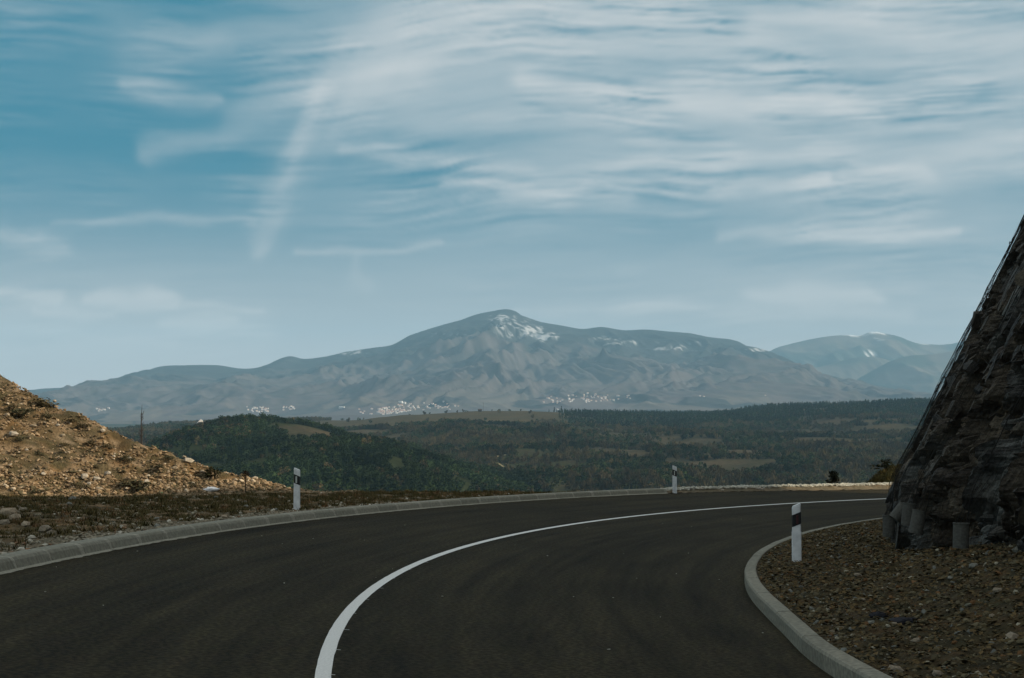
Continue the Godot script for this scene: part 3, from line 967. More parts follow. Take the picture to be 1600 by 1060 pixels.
func make_net():
	var wire := mat(Color(0.022, 0.022, 0.02), 0.9, false, 0.1)
	var net := base("rockfall_net", w(8.0, FOOT, 0.0))
	tag(net, "dark wire rockfall netting hung over the rock cut", "net")
	var t := PackedVector3Array()
	var cs := 0.24
	var ch := 0.20
	var s0 := -3.0
	var ns := 65
	var nh := 34
	var org := net.position
	for j in nh:
		for i in ns:
			for dirn in [-1, 1]:
				var sa: float = s0 + (i + 0.5 * (j % 2)) * cs
				var ha := 0.22 + j * ch
				var sb: float = sa + dirn * cs * 0.5
				var hb := ha + ch
				var a := w(sa, FOOT - cut_back(ha) + net_off(sa, ha), ha) - org
				var b := w(sb, FOOT - cut_back(hb) + net_off(sb, hb), hb) - org
				var d := (b - a).normalized()
				var u := d.cross(Vector3(0.8, 0.4, 0.3)).normalized() * 0.0010
				var v := d.cross(u).normalized() * 0.0010
				for q in [[u, v], [v, -u - v], [-u - v, u]]:
					quad(t, a + q[0], a + q[1], b + q[1], b + q[0])
	var wm := put("wire_mesh", flat(t), wire, net)
	wm.set_meta("kind", "stuff")
	for sk in [-2.0, 1.4, 4.6, 7.7, 10.4, 12.2]:
		var pts := []
		var rad := []
		for k in 40:
			var hk := 0.55 + 6.5 * k / 39.0
			var sx: float = sk + 0.05 * n_a.get_noise_2d(hk, sk)
			pts.append(w(sx, FOOT - cut_back(hk) + net_off(sx, hk) + 0.012, hk) - org)
			rad.append(0.006)
		var ct := PackedVector3Array()
		tube(ct, pts, rad, 5)
		put("steel_cable", flat(ct), wire, net)
	for hk in [2.4, 4.6]:
		var pts := []
		var rad := []
		for k in 90:
			var sx := -3.0 + 15.4 * k / 89.0
			var hh: float = hk + 0.10 * n_a.get_noise_2d(sx * 0.7, hk)
			pts.append(w(sx, FOOT - cut_back(hh) + net_off(sx, hh) + 0.012, hh) - org)
			rad.append(0.005)
		var ct := PackedVector3Array()
		tube(ct, pts, rad, 5)
		put("steel_cable", flat(ct), wire, net)
	# grey pipe weights hung on the foot of the net
	var pm: StandardMaterial3D = world_tex(mat(Color(0.11, 0.11, 0.095), 0.85), grey_tex(90, 0.02, FastNoiseLite.TYPE_SIMPLEX, 4, 0.7, 1.0), 0.5)
	var fill := mat(Color(0.16, 0.14, 0.10), 0.95)
	var list := [
		[1389.0, 822.0, 20.6, 32.0, 0.0, "grey pipe weight standing upright at the corner of the net"],
		[1406.0, 801.0, 20.3, 26.0, -38.0, "grey pipe weight leaning sideways beside two upright ones"],
		[1420.0, 804.0, 19.9, 33.0, -6.0, "grey pipe weight hanging between a leaning one and one with a pale rim"],
		[1434.0, 816.0, 19.3, 35.0, -12.0, "grey pipe weight with a pale top rim at the foot of the net"],
		[1502.0, 837.0, 17.2, 37.0, -2.0, "lone grey pipe weight hanging below a gathered sleeve of net"]]
	for a in list:
		var ray := px_ray(a[0], a[1])
		var tt := 12.0
		while tt < a[2] + 1.5:
			var tp := Vector3(0, EYE, 0) + ray * tt
			if so(tp.x, tp.z).y < FOOT - cut_back(tp.y - FALL * tp.z) + 0.11: break
			tt += 0.02
		var p: Vector3 = Vector3(0, EYE, 0) + ray * tt
		var len: float = a[3] / FOCAL * tt
		var o := base("pipe_weight", p - Vector3(0, len * 0.5, 0))
		tag(o, a[5], "pipe", "pipe weights along the foot of the net")
		var tilt := Basis(Vector3(0, 0, 1), deg_to_rad(a[4]))
		var c := Vector3(0, len * 0.5, 0)
		var ra := 0.078
		var body := PackedVector3Array()
		var prof := [[ra, -0.5], [ra * 1.02, -0.3], [ra, 0.42], [ra * 1.05, 0.46], [ra * 1.05, 0.5], [ra * 0.86, 0.5], [ra * 0.84, 0.2]]
		var rings := []
		for q in prof:
			var ring := []
			for k in 20:
				var g := TAU * k / 20
				ring.append(c + tilt * Vector3(cos(g) * q[0], q[1] * len, sin(g) * q[0]))
			rings.append(ring)
		for i in rings.size() - 1:
			for k in 20:
				var l := (k + 1) % 20
				quad(body, rings[i][k], rings[i + 1][k], rings[i + 1][l], rings[i][l])
		put("pipe", flat(body), pm, o)
		var plug := PackedVector3Array()
		for k in range(1, 19):
			plug.append_array([rings[6][0], rings[6][k], rings[6][k + 1]])
			
		put("filling", flat(plug), fill, o)
		# gathered net running up from the pipe to the cut
		var sl := PackedVector3Array()
		var up: Vector3 = c + tilt * Vector3(0, len * 0.5, 0)
		for k in 9:
			var g := TAU * k / 9
			var a0 := c + tilt * Vector3(cos(g) * ra * 0.9, len * 0.42, sin(g) * ra * 0.9)
			var a1 := up + Vector3(0.10 + 0.05 * cos(g), 0.22 + 0.02 * sin(g * 3.0), 0.03 * sin(g))
			var a2 := up + Vector3(0.22 + 0.09 * cos(g), 0.40, 0.05 * sin(g))
			tube(sl, [a0, a1, a2], [0.0022, 0.0022, 0.0022], 4, false)
		put("net_sleeve", flat(sl), wire, o)

# ------------------------------------------------------------------ marker posts
func post(s: float, o: float, ground: float, side: float, label: String, refl: Color, step: bool):
	var p := w(s, o, ground)
	var q := pt(s + 0.1, 0.0) - pt(s - 0.1, 0.0)
	var r := base("marker_post", p - Vector3(0, 0.02, 0), 0.0)
	tag(r, label, "post", "marker posts along the road")
	# built facing the camera's way along the road: local x towards the road is `side`
	var hw := 0.060
	var hd := 0.042
	var tall := 0.745
	var sect := func(k: float, g: float) -> Array:     # a D-shaped section grown by g
		var out := []
		for c in [[-1.0, 0.25], [-0.82, 1.0], [0.82, 1.0], [1.0, 0.25], [0.75, -0.85], [-0.75, -0.85]]:
			out.append(Vector2(c[0] * (hw * k + g), c[1] * (hd * k + g)))
		return out
	var slope := 0.42
	var shell := func(h0: float, h1: float, s0: bool, s1: bool, g: float, k0: float, k1: float) -> PackedVector3Array:
		var t := PackedVector3Array()
		var a: Array = sect.call(k0, g)
		var b: Array = sect.call(k1, g)
		var lo := []
		var hi := []
		for c in a: lo.append(Vector3(c.x, h0 - (slope * c.x * side if s0 else 0.0), c.y))
		for c in b: hi.append(Vector3(c.x, h1 - (slope * c.x * side if s1 else 0.0), c.y))
		for k in 6:
			var l := (k + 1) % 6
			quad(t, lo[k], lo[l], hi[l], hi[k])
		for k in range(1, 5):
			t.append_array([hi[0], hi[k], hi[k + 1]])
		return t
	var white: StandardMaterial3D = world_tex(mat(Color(0.84, 0.85, 0.84), 0.5, false, 0.4), grey_tex(91, 0.012, FastNoiseLite.TYPE_SIMPLEX, 4, 0.84, 1.0, 256), 0.6)
	var black := mat(Color(0.012, 0.012, 0.012), 0.5, false, 0.4)
	put("body", flat(shell.call(-0.15, tall, false, true, 0.0, 1.04, 0.97)), white, r)
	var cap: PackedVector3Array = shell.call(tall - 0.025, tall + 0.012, true, true, 0.003, 0.97, 0.80)
	put("cap", flat(cap), white, r)
	var band := put("band", flat(shell.call(tall - 0.265, tall - 0.105, true, true, 0.0022, 0.995, 0.985)), black, r)
	if step:
		put("sleeve", flat(shell.call(-0.15, tall * 0.53, false, false, 0.004, 1.04, 1.02)), white, r)
	var rf := PackedVector3Array()
	var z1 := hd + 0.0022
	var rw := 0.014
	var off := -0.008 * side
	for pair in [[z1, z1 + 0.006]]:
		var b0 := Vector3(off - rw, tall - 0.245, pair[0])
		var b1 := Vector3(off + rw, tall - 0.245, pair[0])
		var b2 := Vector3(off + rw, tall - 0.125, pair[0])
		var b3 := Vector3(off - rw, tall - 0.125, pair[0])
		var f := Vector3(0, 0, pair[1] - pair[0])
		quad(rf, b0 + f, b1 + f, b2 + f, b3 + f)
		quad(rf, b0, b1, b1 + f, b0 + f)
		quad(rf, b1, b2, b2 + f, b1 + f)
		quad(rf, b2, b3, b3 + f, b2 + f)
		quad(rf, b3, b0, b0 + f, b3 + f)
	put("reflector", flat(rf), mat(refl, 0.3, false, 0.5), band)
	return r

func make_posts():
	var a := so(-3.92, -25.9)
	post(a.x, a.y, 0.33, 1.0, "white marker post with white reflector beside the earth bank", Color(0.50, 0.52, 0.48), false)
	var b := so(4.53, -39.55)
	post(b.x, b.y, 0.225, 1.0, "white marker post with white reflector at the valley edge of the bend", Color(0.50, 0.52, 0.48), false)
	var c := so(3.82, -19.1)
	post(c.x, c.y, -0.06, -1.0, "white marker post with dark red reflector inside the bend", Color(0.04, 0.006, 0.008), true).rotation.y = -0.12

# ------------------------------------------------------------------ vegetation
func leaf_clump(sd: int, n: int, form: int, leaf: float) -> ArrayMesh:
	# form 0: round crown, 1: pointed conifer, 2: open twiggy crown; about 1 m across and 1 m tall from y = 0
	var r := RandomNumberGenerator.new()
	r.seed = sd
	var t := PackedVector3Array()
	var lobes := []
	for k in 7: lobes.append([Vector3(r.randf_range(-0.28, 0.28), r.randf_range(0.3, 0.78), r.randf_range(-0.28, 0.28)), r.randf_range(0.16, 0.27)])
	for k in n:
		var p: Vector3
		if form == 1:
			var y := pow(r.randf(), 0.8)
			var g := r.randf() * TAU
			var tier := 0.75 + 0.25 * sin(y * 30.0)
			p = Vector3(cos(g), 0, sin(g)) * (0.36 * (1.0 - y) + 0.03) * sqrt(r.randf()) * tier + Vector3(0, 0.06 + 0.94 * y, 0)
		else:
			var lb: Array = lobes[r.randi() % 7]
			var dv := Vector3(r.randfn(), r.randfn(), r.randfn()).normalized()
			p = lb[0] + dv * lb[1] * pow(r.randf(), 0.4)
		var a := Vector3(r.randfn(), r.randfn(), r.randfn()).normalized() * leaf * r.randf_range(0.5, 1.0)
		var b := a.cross(Vector3(r.randfn(), r.randfn(), r.randfn()).normalized())
		if form == 2:
			a = (Vector3(r.randf_range(-0.5, 0.5), 1.0, r.randf_range(-0.5, 0.5))).normalized() * leaf * 1.6
			b = a.cross(Vector3(r.randfn(), 0, r.randfn()).normalized()) * 0.22
		quad(t, p - a - b, p + a - b * 0.6, p + a * 0.8 + b, p - a * 0.7 + b)
	if form != 1:
		tube(t, [Vector3(0, -0.1, 0), Vector3(0.02, 0.3, 0), Vector3(0, 0.6, 0.02)], [0.035, 0.025, 0.01], 4, false)
	return flat(t)

func make_woods():
	var lm := mat(Color.WHITE, 1.0, true, 0.0)
	var shapes := [leaf_clump(1, 90, 0, 0.11), leaf_clump(2, 110, 1, 0.08), leaf_clump(3, 110, 2, 0.10), leaf_clump(4, 90, 0, 0.10)]
	var xf := [[], [], [], []]
	var co := [[], [], [], []]
	var r := RandomNumberGenerator.new()
	r.seed = 2024
	var add := func(x: float, z: float, kind: int, size: float, c: Color):
		var h: float = size * (r.randf_range(0.75, 1.25) if kind != 1 else r.randf_range(1.2, 1.9))
		var b := Basis(Vector3.UP, r.randf() * TAU) * Basis.from_scale(Vector3(size, h, size))
		xf[kind].append(Transform3D(b, Vector3(x, valley_h(x, z) - 0.1 * h, z)))
		var k := r.randf_range(0.7, 1.3) * (1.0 + 0.8 * n_a.get_noise_2d(x * 0.007 + 15.0, z * 0.006))
		co[kind].append(Color(c.r * k, c.g * k, c.b * k * r.randf_range(0.9, 1.1)))
	var green := Color(0.020, 0.030, 0.010)
	var olive := Color(0.038, 0.044, 0.018)
	var brown := Color(0.064, 0.051, 0.025)
	# dense wood on the near hill
	for k in 15000:
		var d := r.randf_range(640.0, 1750.0)
		var x := r.randf_range(-0.30, 0.02) * d
		var z := -d
		if forest_hill(x, z) < valley_h(x, z) - 5.0: continue
		if valley_use(x, z).x > 0.5: continue
		if n_b.get_noise_2d(x * 0.011 + 33.0, z * 0.007) > 0.12 and r.randf() < 0.8: continue
		var n := n_a.get_noise_2d(x * 0.006, z * 0.006)
		var c := green if n + 0.5 * r.randf() < 0.35 else Color(0.024, 0.038, 0.015)
		if r.randf() < 0.30 * smoothstep(-180.0, -330.0, x) + 0.05: c = brown
		add.call(x, z, 0 if r.randf() < 0.7 else 3, r.randf_range(4.5, 8.0), c)
	# far slope: woods, scrub and hedges along the field edges
	for k in 90000:
		var d := sqrt(r.randf_range(700.0 * 700.0, 3420.0 * 3420.0))
		var x := r.randf_range(-0.30, 0.36) * d
		var z := -d
		var u := valley_use(x, z)
		if u.x > 3.5:
			if r.randf() > 0.004: continue
		if u.x > 2.5 and u.x < 3.5 and r.randf() > 0.01: continue
		var edge := u.y + 1.0 < 0.16
		if u.x == 2.0 and not edge and r.randf() > 0.015: continue
		if u.x == 0.0 and r.randf() > 0.8: continue
		if d < 2300.0 and x < 60.0 and forest_hill(x, z) > valley_h(x, z) - 5.0: continue
		if u.x == 1.0 and not edge and r.randf() > 0.12: continue
		var n := n_a.get_noise_2d(x * 0.004 + 60.0, z * 0.003)
		var q := r.randf()
		if d > 2500.0 and x > 80.0:
			if q < 0.65: add.call(x, z, 1, r.randf_range(5.0, 8.5), green)
			elif q < 0.85: add.call(x, z, 0, r.randf_range(4.0, 7.0), green)
			else: add.call(x, z, 2, r.randf_range(4.5, 7.0), brown)
		elif n > 0.08:
			add.call(x, z, 2 if q < 0.7 else 3, r.randf_range(4.5, 10.0), brown if q < 0.75 else olive)
		else:
			add.call(x, z, 0 if q < 0.5 else (3 if q < 0.75 else 2), r.randf_range(4.5, 9.5), green if q < 0.55 else (olive if q < 0.75 else brown))
	var said := ["dark green round-crowned wood covering the valley slopes", "dark conifer wood along the far ridge", "brown leafless wood scattered on the valley slopes", "olive scrub wood on the valley slopes"]
	for k in 4:
		tag(many("forest", shapes[k], lm, xf[k], co[k]), said[k], "wood", "", "stuff")
	# single trees that stand out on the skyline
	var trunk_m := mat(Color(0.05, 0.04, 0.03), 1.0)
	var crown_m := mat(green, 1.0, false, 0.0)
	var px := 1044.0
	while px < 1182.0:
		var x := (px - 800.0) / FOCAL * 3190.0
		var y := valley_h(x, -3190.0)
		var o := base("conifer_tree", Vector3(x, y - 0.3, -3190.0), r.randf() * TAU)
		tag(o, "small dark conifer standing alone on the far ridge", "tree", "conifers along the ridge")
		var size := r.randf_range(5.0, 9.0)
		var cr := put("crown", shapes[0 if r.randf() < 0.5 else 1], crown_m, o)
		cr.scale = Vector3(size, size * r.randf_range(0.9, 1.2), size)
		var tt := PackedVector3Array()
		tube(tt, [Vector3(0, -0.5, 0), Vector3(0, size * 0.5, 0)], [0.35, 0.2], 5)
		put("trunk", flat(tt), trunk_m, o)
		px += r.randf_range(7.0, 19.0)

# ------------------------------------------------------------------ villages
func house_mesh(l: float, wd: float, eave: float, ridge: float, wall: Color, roof: Color) -> ArrayMesh:
	var t := PackedVector3Array()
	var c := PackedColorArray()
	var hx := l / 2.0
	var hz := wd / 2.0
	var p := [Vector3(-hx, -4, -hz), Vector3(hx, -4, -hz), Vector3(hx, -4, hz), Vector3(-hx, -4, hz)]
	for k in 4:
		var a: Vector3 = p[k]
		var b: Vector3 = p[(k + 1) % 4]
		quad(t, a, b, Vector3(b.x, eave, b.z), Vector3(a.x, eave, a.z))
	t.append_array([Vector3(-hx, eave, -hz), Vector3(-hx, eave, hz), Vector3(-hx, ridge, 0), Vector3(hx, eave, hz), Vector3(hx, eave, -hz), Vector3(hx, ridge, 0)])
	while c.size() < t.size(): c.append(wall)
	var e := 0.5
	quad(t, Vector3(-hx - e, eave - 0.3, hz + e), Vector3(hx + e, eave - 0.3, hz + e), Vector3(hx + e, ridge, 0), Vector3(-hx - e, ridge, 0))
	quad(t, Vector3(hx + e, eave - 0.3, -hz - e), Vector3(-hx - e, eave - 0.3, -hz - e), Vector3(-hx - e, ridge, 0), Vector3(hx + e, ridge, 0))
	while c.size() < t.size(): c.append(roof)
	return flat(t, c)

func make_villages():
	var hm := mat(Color.WHITE, 0.8, true, 0.2)
	var white := Color(0.66, 0.66, 0.65)
	var cream := Color(0.72, 0.66, 0.60)
	var red := Color(0.34, 0.16, 0.11)
	var tiny := [house_mesh(10, 9, 6.0, 8.5, white, red), house_mesh(12, 10, 6.5, 9.0, white, Color(0.50, 0.36, 0.32)), house_mesh(10, 8, 5.5, 8.0, cream, red), house_mesh(26, 14, 8.0, 10.0, white, Color(0.7, 0.7, 0.7))]
	var r := RandomNumberGenerator.new()
	r.seed = 77
	var place := func(px: float, py: float, big: bool, label: String, group: String):
		var p := land_hit(px, py, 6500.0)
		var h: float = valley_h(p.x, p.z) if p.z > -7200.0 else mountain_h(p.x, p.z)
		var o := put("house", tiny[3 if big else r.randi() % 3], hm)
		o.position = Vector3(p.x, h, p.z)
		o.rotation.y = r.randf_range(-0.6, 0.6)
		o.scale = Vector3.ONE * r.randf_range(0.65, 0.95)
		tag(o, label, "house", group)
	for k in 135:     # the town
		var px := 560.0 + 145.0 * r.randf()
		if r.randf() < 0.5: px = 590.0 + absf(r.randfn()) * 32.0
		var mid: float = table([[540, 648], [600, 645], [640, 638], [680, 636], [720, 636]], px)
		place.call(px, mid + r.randf_range(-6.0, 5.0), false, "white house of the dense town below the mountain", "houses of the town")
	for q in [[533, 638], [536, 638], [626, 631], [631, 631]]:
		place.call(q[0], q[1], true, "long white building standing apart above the town", "long white buildings")
	for q in [[688, 637], [693, 638], [699, 637], [711, 636], [716, 637]]:
		place.call(q[0], q[1], false, "white house in a short row at the end of the town", "houses at the end of town")
	for k in 30:      # hamlet before the town
		place.call(385.0 + 36.0 * r.randf(), 641.0 + r.randf_range(-3.5, 4.0), false, "white house of the hamlet above the wooded hill", "houses of the hamlet")
	for k in 12:
		place.call(440.0 + 26.0 * r.randf(), 639.0 + r.randf_range(-2.0, 3.0), false, "white house between the hamlet and the town", "houses between hamlet and town")
	for k in 62:      # village on the slope
		var px := 845.0 + 140.0 * r.randf()
		if r.randf() < 0.55: px = 905.0 + r.randfn() * 26.0
		place.call(px, 628.0 - 0.045 * (px - 845.0) + r.randfn() * 3.6, false, "white house of the village on the mountain slope", "houses of the slope village")
	for k in 9:
		place.call(150.0 + 32.0 * r.randf(), 642.0 + r.randf_range(-1.5, 2.5), false, "white house of the small settlement on the plain beyond the earth bank", "houses of the plain settlement")
	for q in [[1196, 619], [1094, 620], [1100, 621]]:
		place.call(q[0], q[1], false, "lone white house on the mountain's lower shoulder", "lone houses on the shoulder")
	# things on the nearer slopes
	var hut := base("stone_hut", land_hit(750.0, 643.5))
	tag(hut, "small dark hut on the tan grass hilltop", "hut")
	var hp := PackedVector3Array()
	quad(hp, Vector3(-3.5, -2, 2.5), Vector3(3.5, -2, 2.5), Vector3(3.5, 3.6, 2.5), Vector3(-3.5, 3.6, 2.5))
	quad(hp, Vector3(-3.5, -2, -2.5), Vector3(3.5, -2, -2.5), Vector3(3.5, 3.6, -2.5), Vector3(-3.5, 3.6, -2.5))
	quad(hp, Vector3(-3.5, -2, -2.5), Vector3(-3.5, -2, 2.5), Vector3(-3.5, 3.6, 2.5), Vector3(-3.5, 3.6, -2.5))
	quad(hp, Vector3(3.5, -2, -2.5), Vector3(3.5, -2, 2.5), Vector3(3.5, 3.6, 2.5), Vector3(3.5, 3.6, -2.5))
	put("wall", flat(hp), mat(Color(0.05, 0.045, 0.04), 1.0), hut)
	var rp := PackedVector3Array()
	quad(rp, Vector3(-4, 3.4, 3), Vector3(4, 3.4, 3), Vector3(4, 5.4, 0), Vector3(-4, 5.4, 0))
	quad(rp, Vector3(-4, 3.4, -3), Vector3(4, 3.4, -3), Vector3(4, 5.4, 0), Vector3(-4, 5.4, 0))
	put("roof", flat(rp), mat(Color(0.06, 0.04, 0.03), 1.0), hut)
	var pole := PackedVector3Array()
	tube(pole, [Vector3(0, -1, 0), Vector3(0, 18, 0)], [0.30, 0.18], 6)
	var pa := base("utility_pole", hut.position + Vector3(6.5, 0, 0))
	tag(pa, "thin pole beside the dark hut on the hilltop", "pole")
	put("mast", flat(pole), mat(Color(0.08, 0.08, 0.08), 0.8), pa)
	var arm := PackedVector3Array()
	tube(arm, [Vector3(-1.4, 16.5, 0), Vector3(1.4, 16.5, 0)], [0.12, 0.12], 4)
	put("crossarm", flat(arm), mat(Color(0.08, 0.08, 0.08), 0.8), pa)
	var shed := put("shed", house_mesh(2.9, 2.6, 1.9, 2.3, white, Color(0.75, 0.75, 0.74)), hm)
	shed.position = land_hit(1230.0, 735.5) + Vector3(0, 2.2, 0)
	tag(shed, "tiny white shed alone among the valley scrub", "shed")
	# pale spoil heap beyond the wooded hill
	var hp0 := land_hit(313.0, 666.0)
	var heap := grid(26, 26, func(i: int, j: int):
		var a := TAU * i / 25.0
		var k := j / 25.0
		var rr := 17.0 * k * (1.0 + 0.25 * n_a.get_noise_2d(cos(a), sin(a)))
		return [Vector3(cos(a) * rr, 13.0 * (1.0 - k) * (1.0 + 0.3 * n_b.get_noise_2d(cos(a) * rr * 0.2, sin(a) * rr * 0.2)) - 1.0 * k, sin(a) * rr), Color.WHITE], true)
	var hpo := put("gravel_heap", heap, mat(Color(0.62, 0.56, 0.50), 1.0))
	hpo.position = hp0
	tag(hpo, "pale gravel heap showing past the edge of the wooded hill", "heap")

# ------------------------------------------------------------------ plants near the road
func verge_at(x: float, z: float) -> Vector3:
	return Vector3(x, verge_h(x, z) + FALL * z, z)

func bank_px(px: float, py: float) -> Vector3:     # where a line of sight meets the verge or bank
	var r := px_ray(px, py)
	var t := 12.0
	while t < 90.0:
		var p := Vector3(0, EYE, 0) + r * t
		if p.y < verge_h(p.x, p.z) + FALL * p.z: return p
		t += 0.04
	return Vector3(0, EYE, 0) + r * 60.0

func shrub(called: String, label: String, category: String, group: String, at: Vector3, wide: float, tall: float, col: Color, form: int, sd: int, stem := 0.0):
	var o := base(called, at)
	tag(o, label, category, group)
	var cr := put("crown", leaf_clump(sd, 260, form, 0.055), mat(col, 1.0, false, 0.05), o)
	cr.position = Vector3(0, stem, 0)
	cr.scale = Vector3(wide, tall - stem, wide)
	var tt := PackedVector3Array()
	var n := 3
	for k in n:
		var lean := Vector3(cos(k * 2.1 + sd), 0, sin(k * 2.1 + sd)) * 0.12 * wide
		tube(tt, [Vector3(0, -0.05, 0), Vector3(0, stem * 0.6 + 0.1 * tall, 0) + lean * 0.2, Vector3(0, stem + 0.55 * (tall - stem), 0) + lean], [0.018 * tall + 0.004, 0.012 * tall + 0.003, 0.003], 5)
	put("trunk" if stem > 0.0 else "stems", flat(tt), mat(Color(0.05, 0.035, 0.022), 1.0), o)
	return o

func make_near_plants():
	var dark := Color(0.030, 0.030, 0.016)
	shrub("sapling", "thin dark sapling with a small round top beside the marker post", "sapling", "", bank_px(383.0, 772.0), 0.30, 0.62, Color(0.022, 0.016, 0.012), 0, 31, 0.40)
	shrub("shrub", "dark leaning bush alone on the bank slope above the white bag", "bush", "", bank_px(334.0, 752.0), 0.62, 0.42, dark, 0, 32)
	shrub("shrub", "dark pointed bush behind the crest of the earth bank", "bush", "", verge_at(-9.0, -41.3) - Vector3(0, 0.1, 0), 1.0, 1.55, Color(0.016, 0.018, 0.012), 0, 33)
	shrub("shrub", "low dark bush behind the bank crest beside the pointed one", "bush", "", verge_at(-8.25, -41.0), 0.9, 0.75, Color(0.018, 0.018, 0.012), 0, 34)
	shrub("shrub", "dark upright bush at the road's far edge before the grassy rise", "bush", "", verge_at(10.55, -46.8), 0.75, 0.95, Color(0.012, 0.014, 0.010), 0, 35)
	shrub("shrub", "leafy green bush on the grassy rise beside the rock cut", "bush", "", verge_at(13.45, -51.0), 1.2, 0.42, Color(0.016, 0.018, 0.009), 0, 36)
	shrub("shrub", "dark dry scrub along the foot of the grassy rise", "bush", "", verge_at(11.7, -50.2), 1.3, 0.5, Color(0.06, 0.05, 0.018), 0, 37)
	var r := RandomNumberGenerator.new()
	r.seed = 12
	for q in [[35, 652, 0.55], [20, 655, 0.4], [80, 640, 0.45], [60, 634, 0.5], [18, 640, 0.25], [108, 662, 0.4], [30, 690, 0.35], [75, 655, 0.35], [130, 672, 0.4], [142, 700, 0.45], [170, 702, 0.35], [200, 722, 0.4], [215, 770, 0.75], [205, 765, 0.6], [100, 700, 0.3], [150, 735, 0.3], [250, 735, 0.35], [62, 715, 0.3], [120, 765, 0.4], [60, 775, 0.4], [300, 760, 0.3], [265, 720, 0.3]]:
		shrub("shrub", "low grey-green tuft growing on the sunlit earth bank", "bush", "tufts on the earth bank", bank_px(q[0], q[1]), q[2] * 1.3, q[2] * 0.45, Color(0.105, 0.085, 0.048).lerp(Color(0.07, 0.07, 0.042), r.randf()), 0 if r.randf() < 0.6 else 2, 40 + r.randi() % 9)
	# bare young poplar beyond the bank
	var tr := base("bare_tree", Vector3(-19.6, 0, -75.0))
	tr.position.y = -1.2
	tag(tr, "slim leafless poplar rising beyond the earth bank", "tree")
	var tt := PackedVector3Array()
	tube(tt, [Vector3(0, -3.5, 0), Vector3(0.02, 1.0, 0), Vector3(-0.03, 2.2, 0), Vector3(0.0, 3.2, 0)], [0.07, 0.05, 0.028, 0.006], 6)
	put("trunk", flat(tt), mat(Color(0.05, 0.045, 0.04), 1.0), tr)
	var bt := PackedVector3Array()
	for k in 46:
		var y := r.randf_range(0.2, 2.7)
		var g := r.randf() * TAU
		var l := r.randf_range(0.25, 0.75) * (1.0 - 0.22 * y)
		var d := Vector3(cos(g) * 0.38, 1.0, sin(g) * 0.38).normalized()
		var p := Vector3(0, y, 0)
		tube(bt, [p, p + d * l * 0.5 + Vector3(cos(g), 0, sin(g)) * 0.05, p + d * l], [0.014, 0.009, 0.003], 4, false)
	put("crown", flat(bt), mat(Color(0.055, 0.045, 0.04), 1.0), tr)
	# dry grass on the verge and on the rise
	var blades := PackedVector3Array()
	for k in 26:
		var g := r.randf() * TAU
		var l := r.randf_range(0.5, 1.0)
		var o := Vector3(r.randf_range(-0.4, 0.4), 0, r.randf_range(-0.4, 0.4))
		var tip := o + Vector3(cos(g) * 0.5 * l, l * r.randf_range(0.4, 1.0), sin(g) * 0.5 * l)
		var sd := Vector3(-sin(g), 0, cos(g)) * 0.05
		blades.append_array([o - sd, o + sd, tip])
	var tuft := flat(blades)
	var xf := []
	var co := []
	for k in 16000:
		var s := r.randf_range(-3.0, 34.0)
		var o := outer(s) + 0.5 + pow(r.randf(), 0.8) * 10.5
		var q := pt(s, o)
		var b := bank_t(q.x, q.y)
		if b.y > 0.15 and b.x < 11.5: continue
		var n := n_a.get_noise_2d(q.x * 0.45, q.y * 0.45)
		if n < -0.22 - 0.3 * r.randf(): continue
		var z := r.randf_range(0.06, 0.15)
		xf.append(Transform3D(Basis(Vector3.UP, r.randf() * TAU) * Basis.from_scale(Vector3(z * 1.4, z, z * 1.4)), verge_at(q.x, q.y) - Vector3(0, 0.01, 0)))
		var c := Color(0.105, 0.08, 0.035).lerp(Color(0.055, 0.052, 0.022), r.randf())
		if r.randf() < 0.08: c = Color(0.17, 0.10, 0.05)
		co.append(c)
	for k in 1600:
		var x := r.randf_range(10.6, 17.0)
		var z0 := r.randf_range(-53.5, -48.6)
		var z := r.randf_range(0.12, 0.28)
		xf.append(Transform3D(Basis(Vector3.UP, r.randf() * TAU) * Basis.from_scale(Vector3(z, z, z)), verge_at(x, z0)))
		co.append(Color(0.13, 0.10, 0.038).lerp(Color(0.06, 0.055, 0.022), r.randf()))
	tag(many("dry_grass", tuft, mat(Color.WHITE, 1.0, true, 0.05), xf, co), "dry grass and weeds on the verge across the road", "grass", "", "stuff")

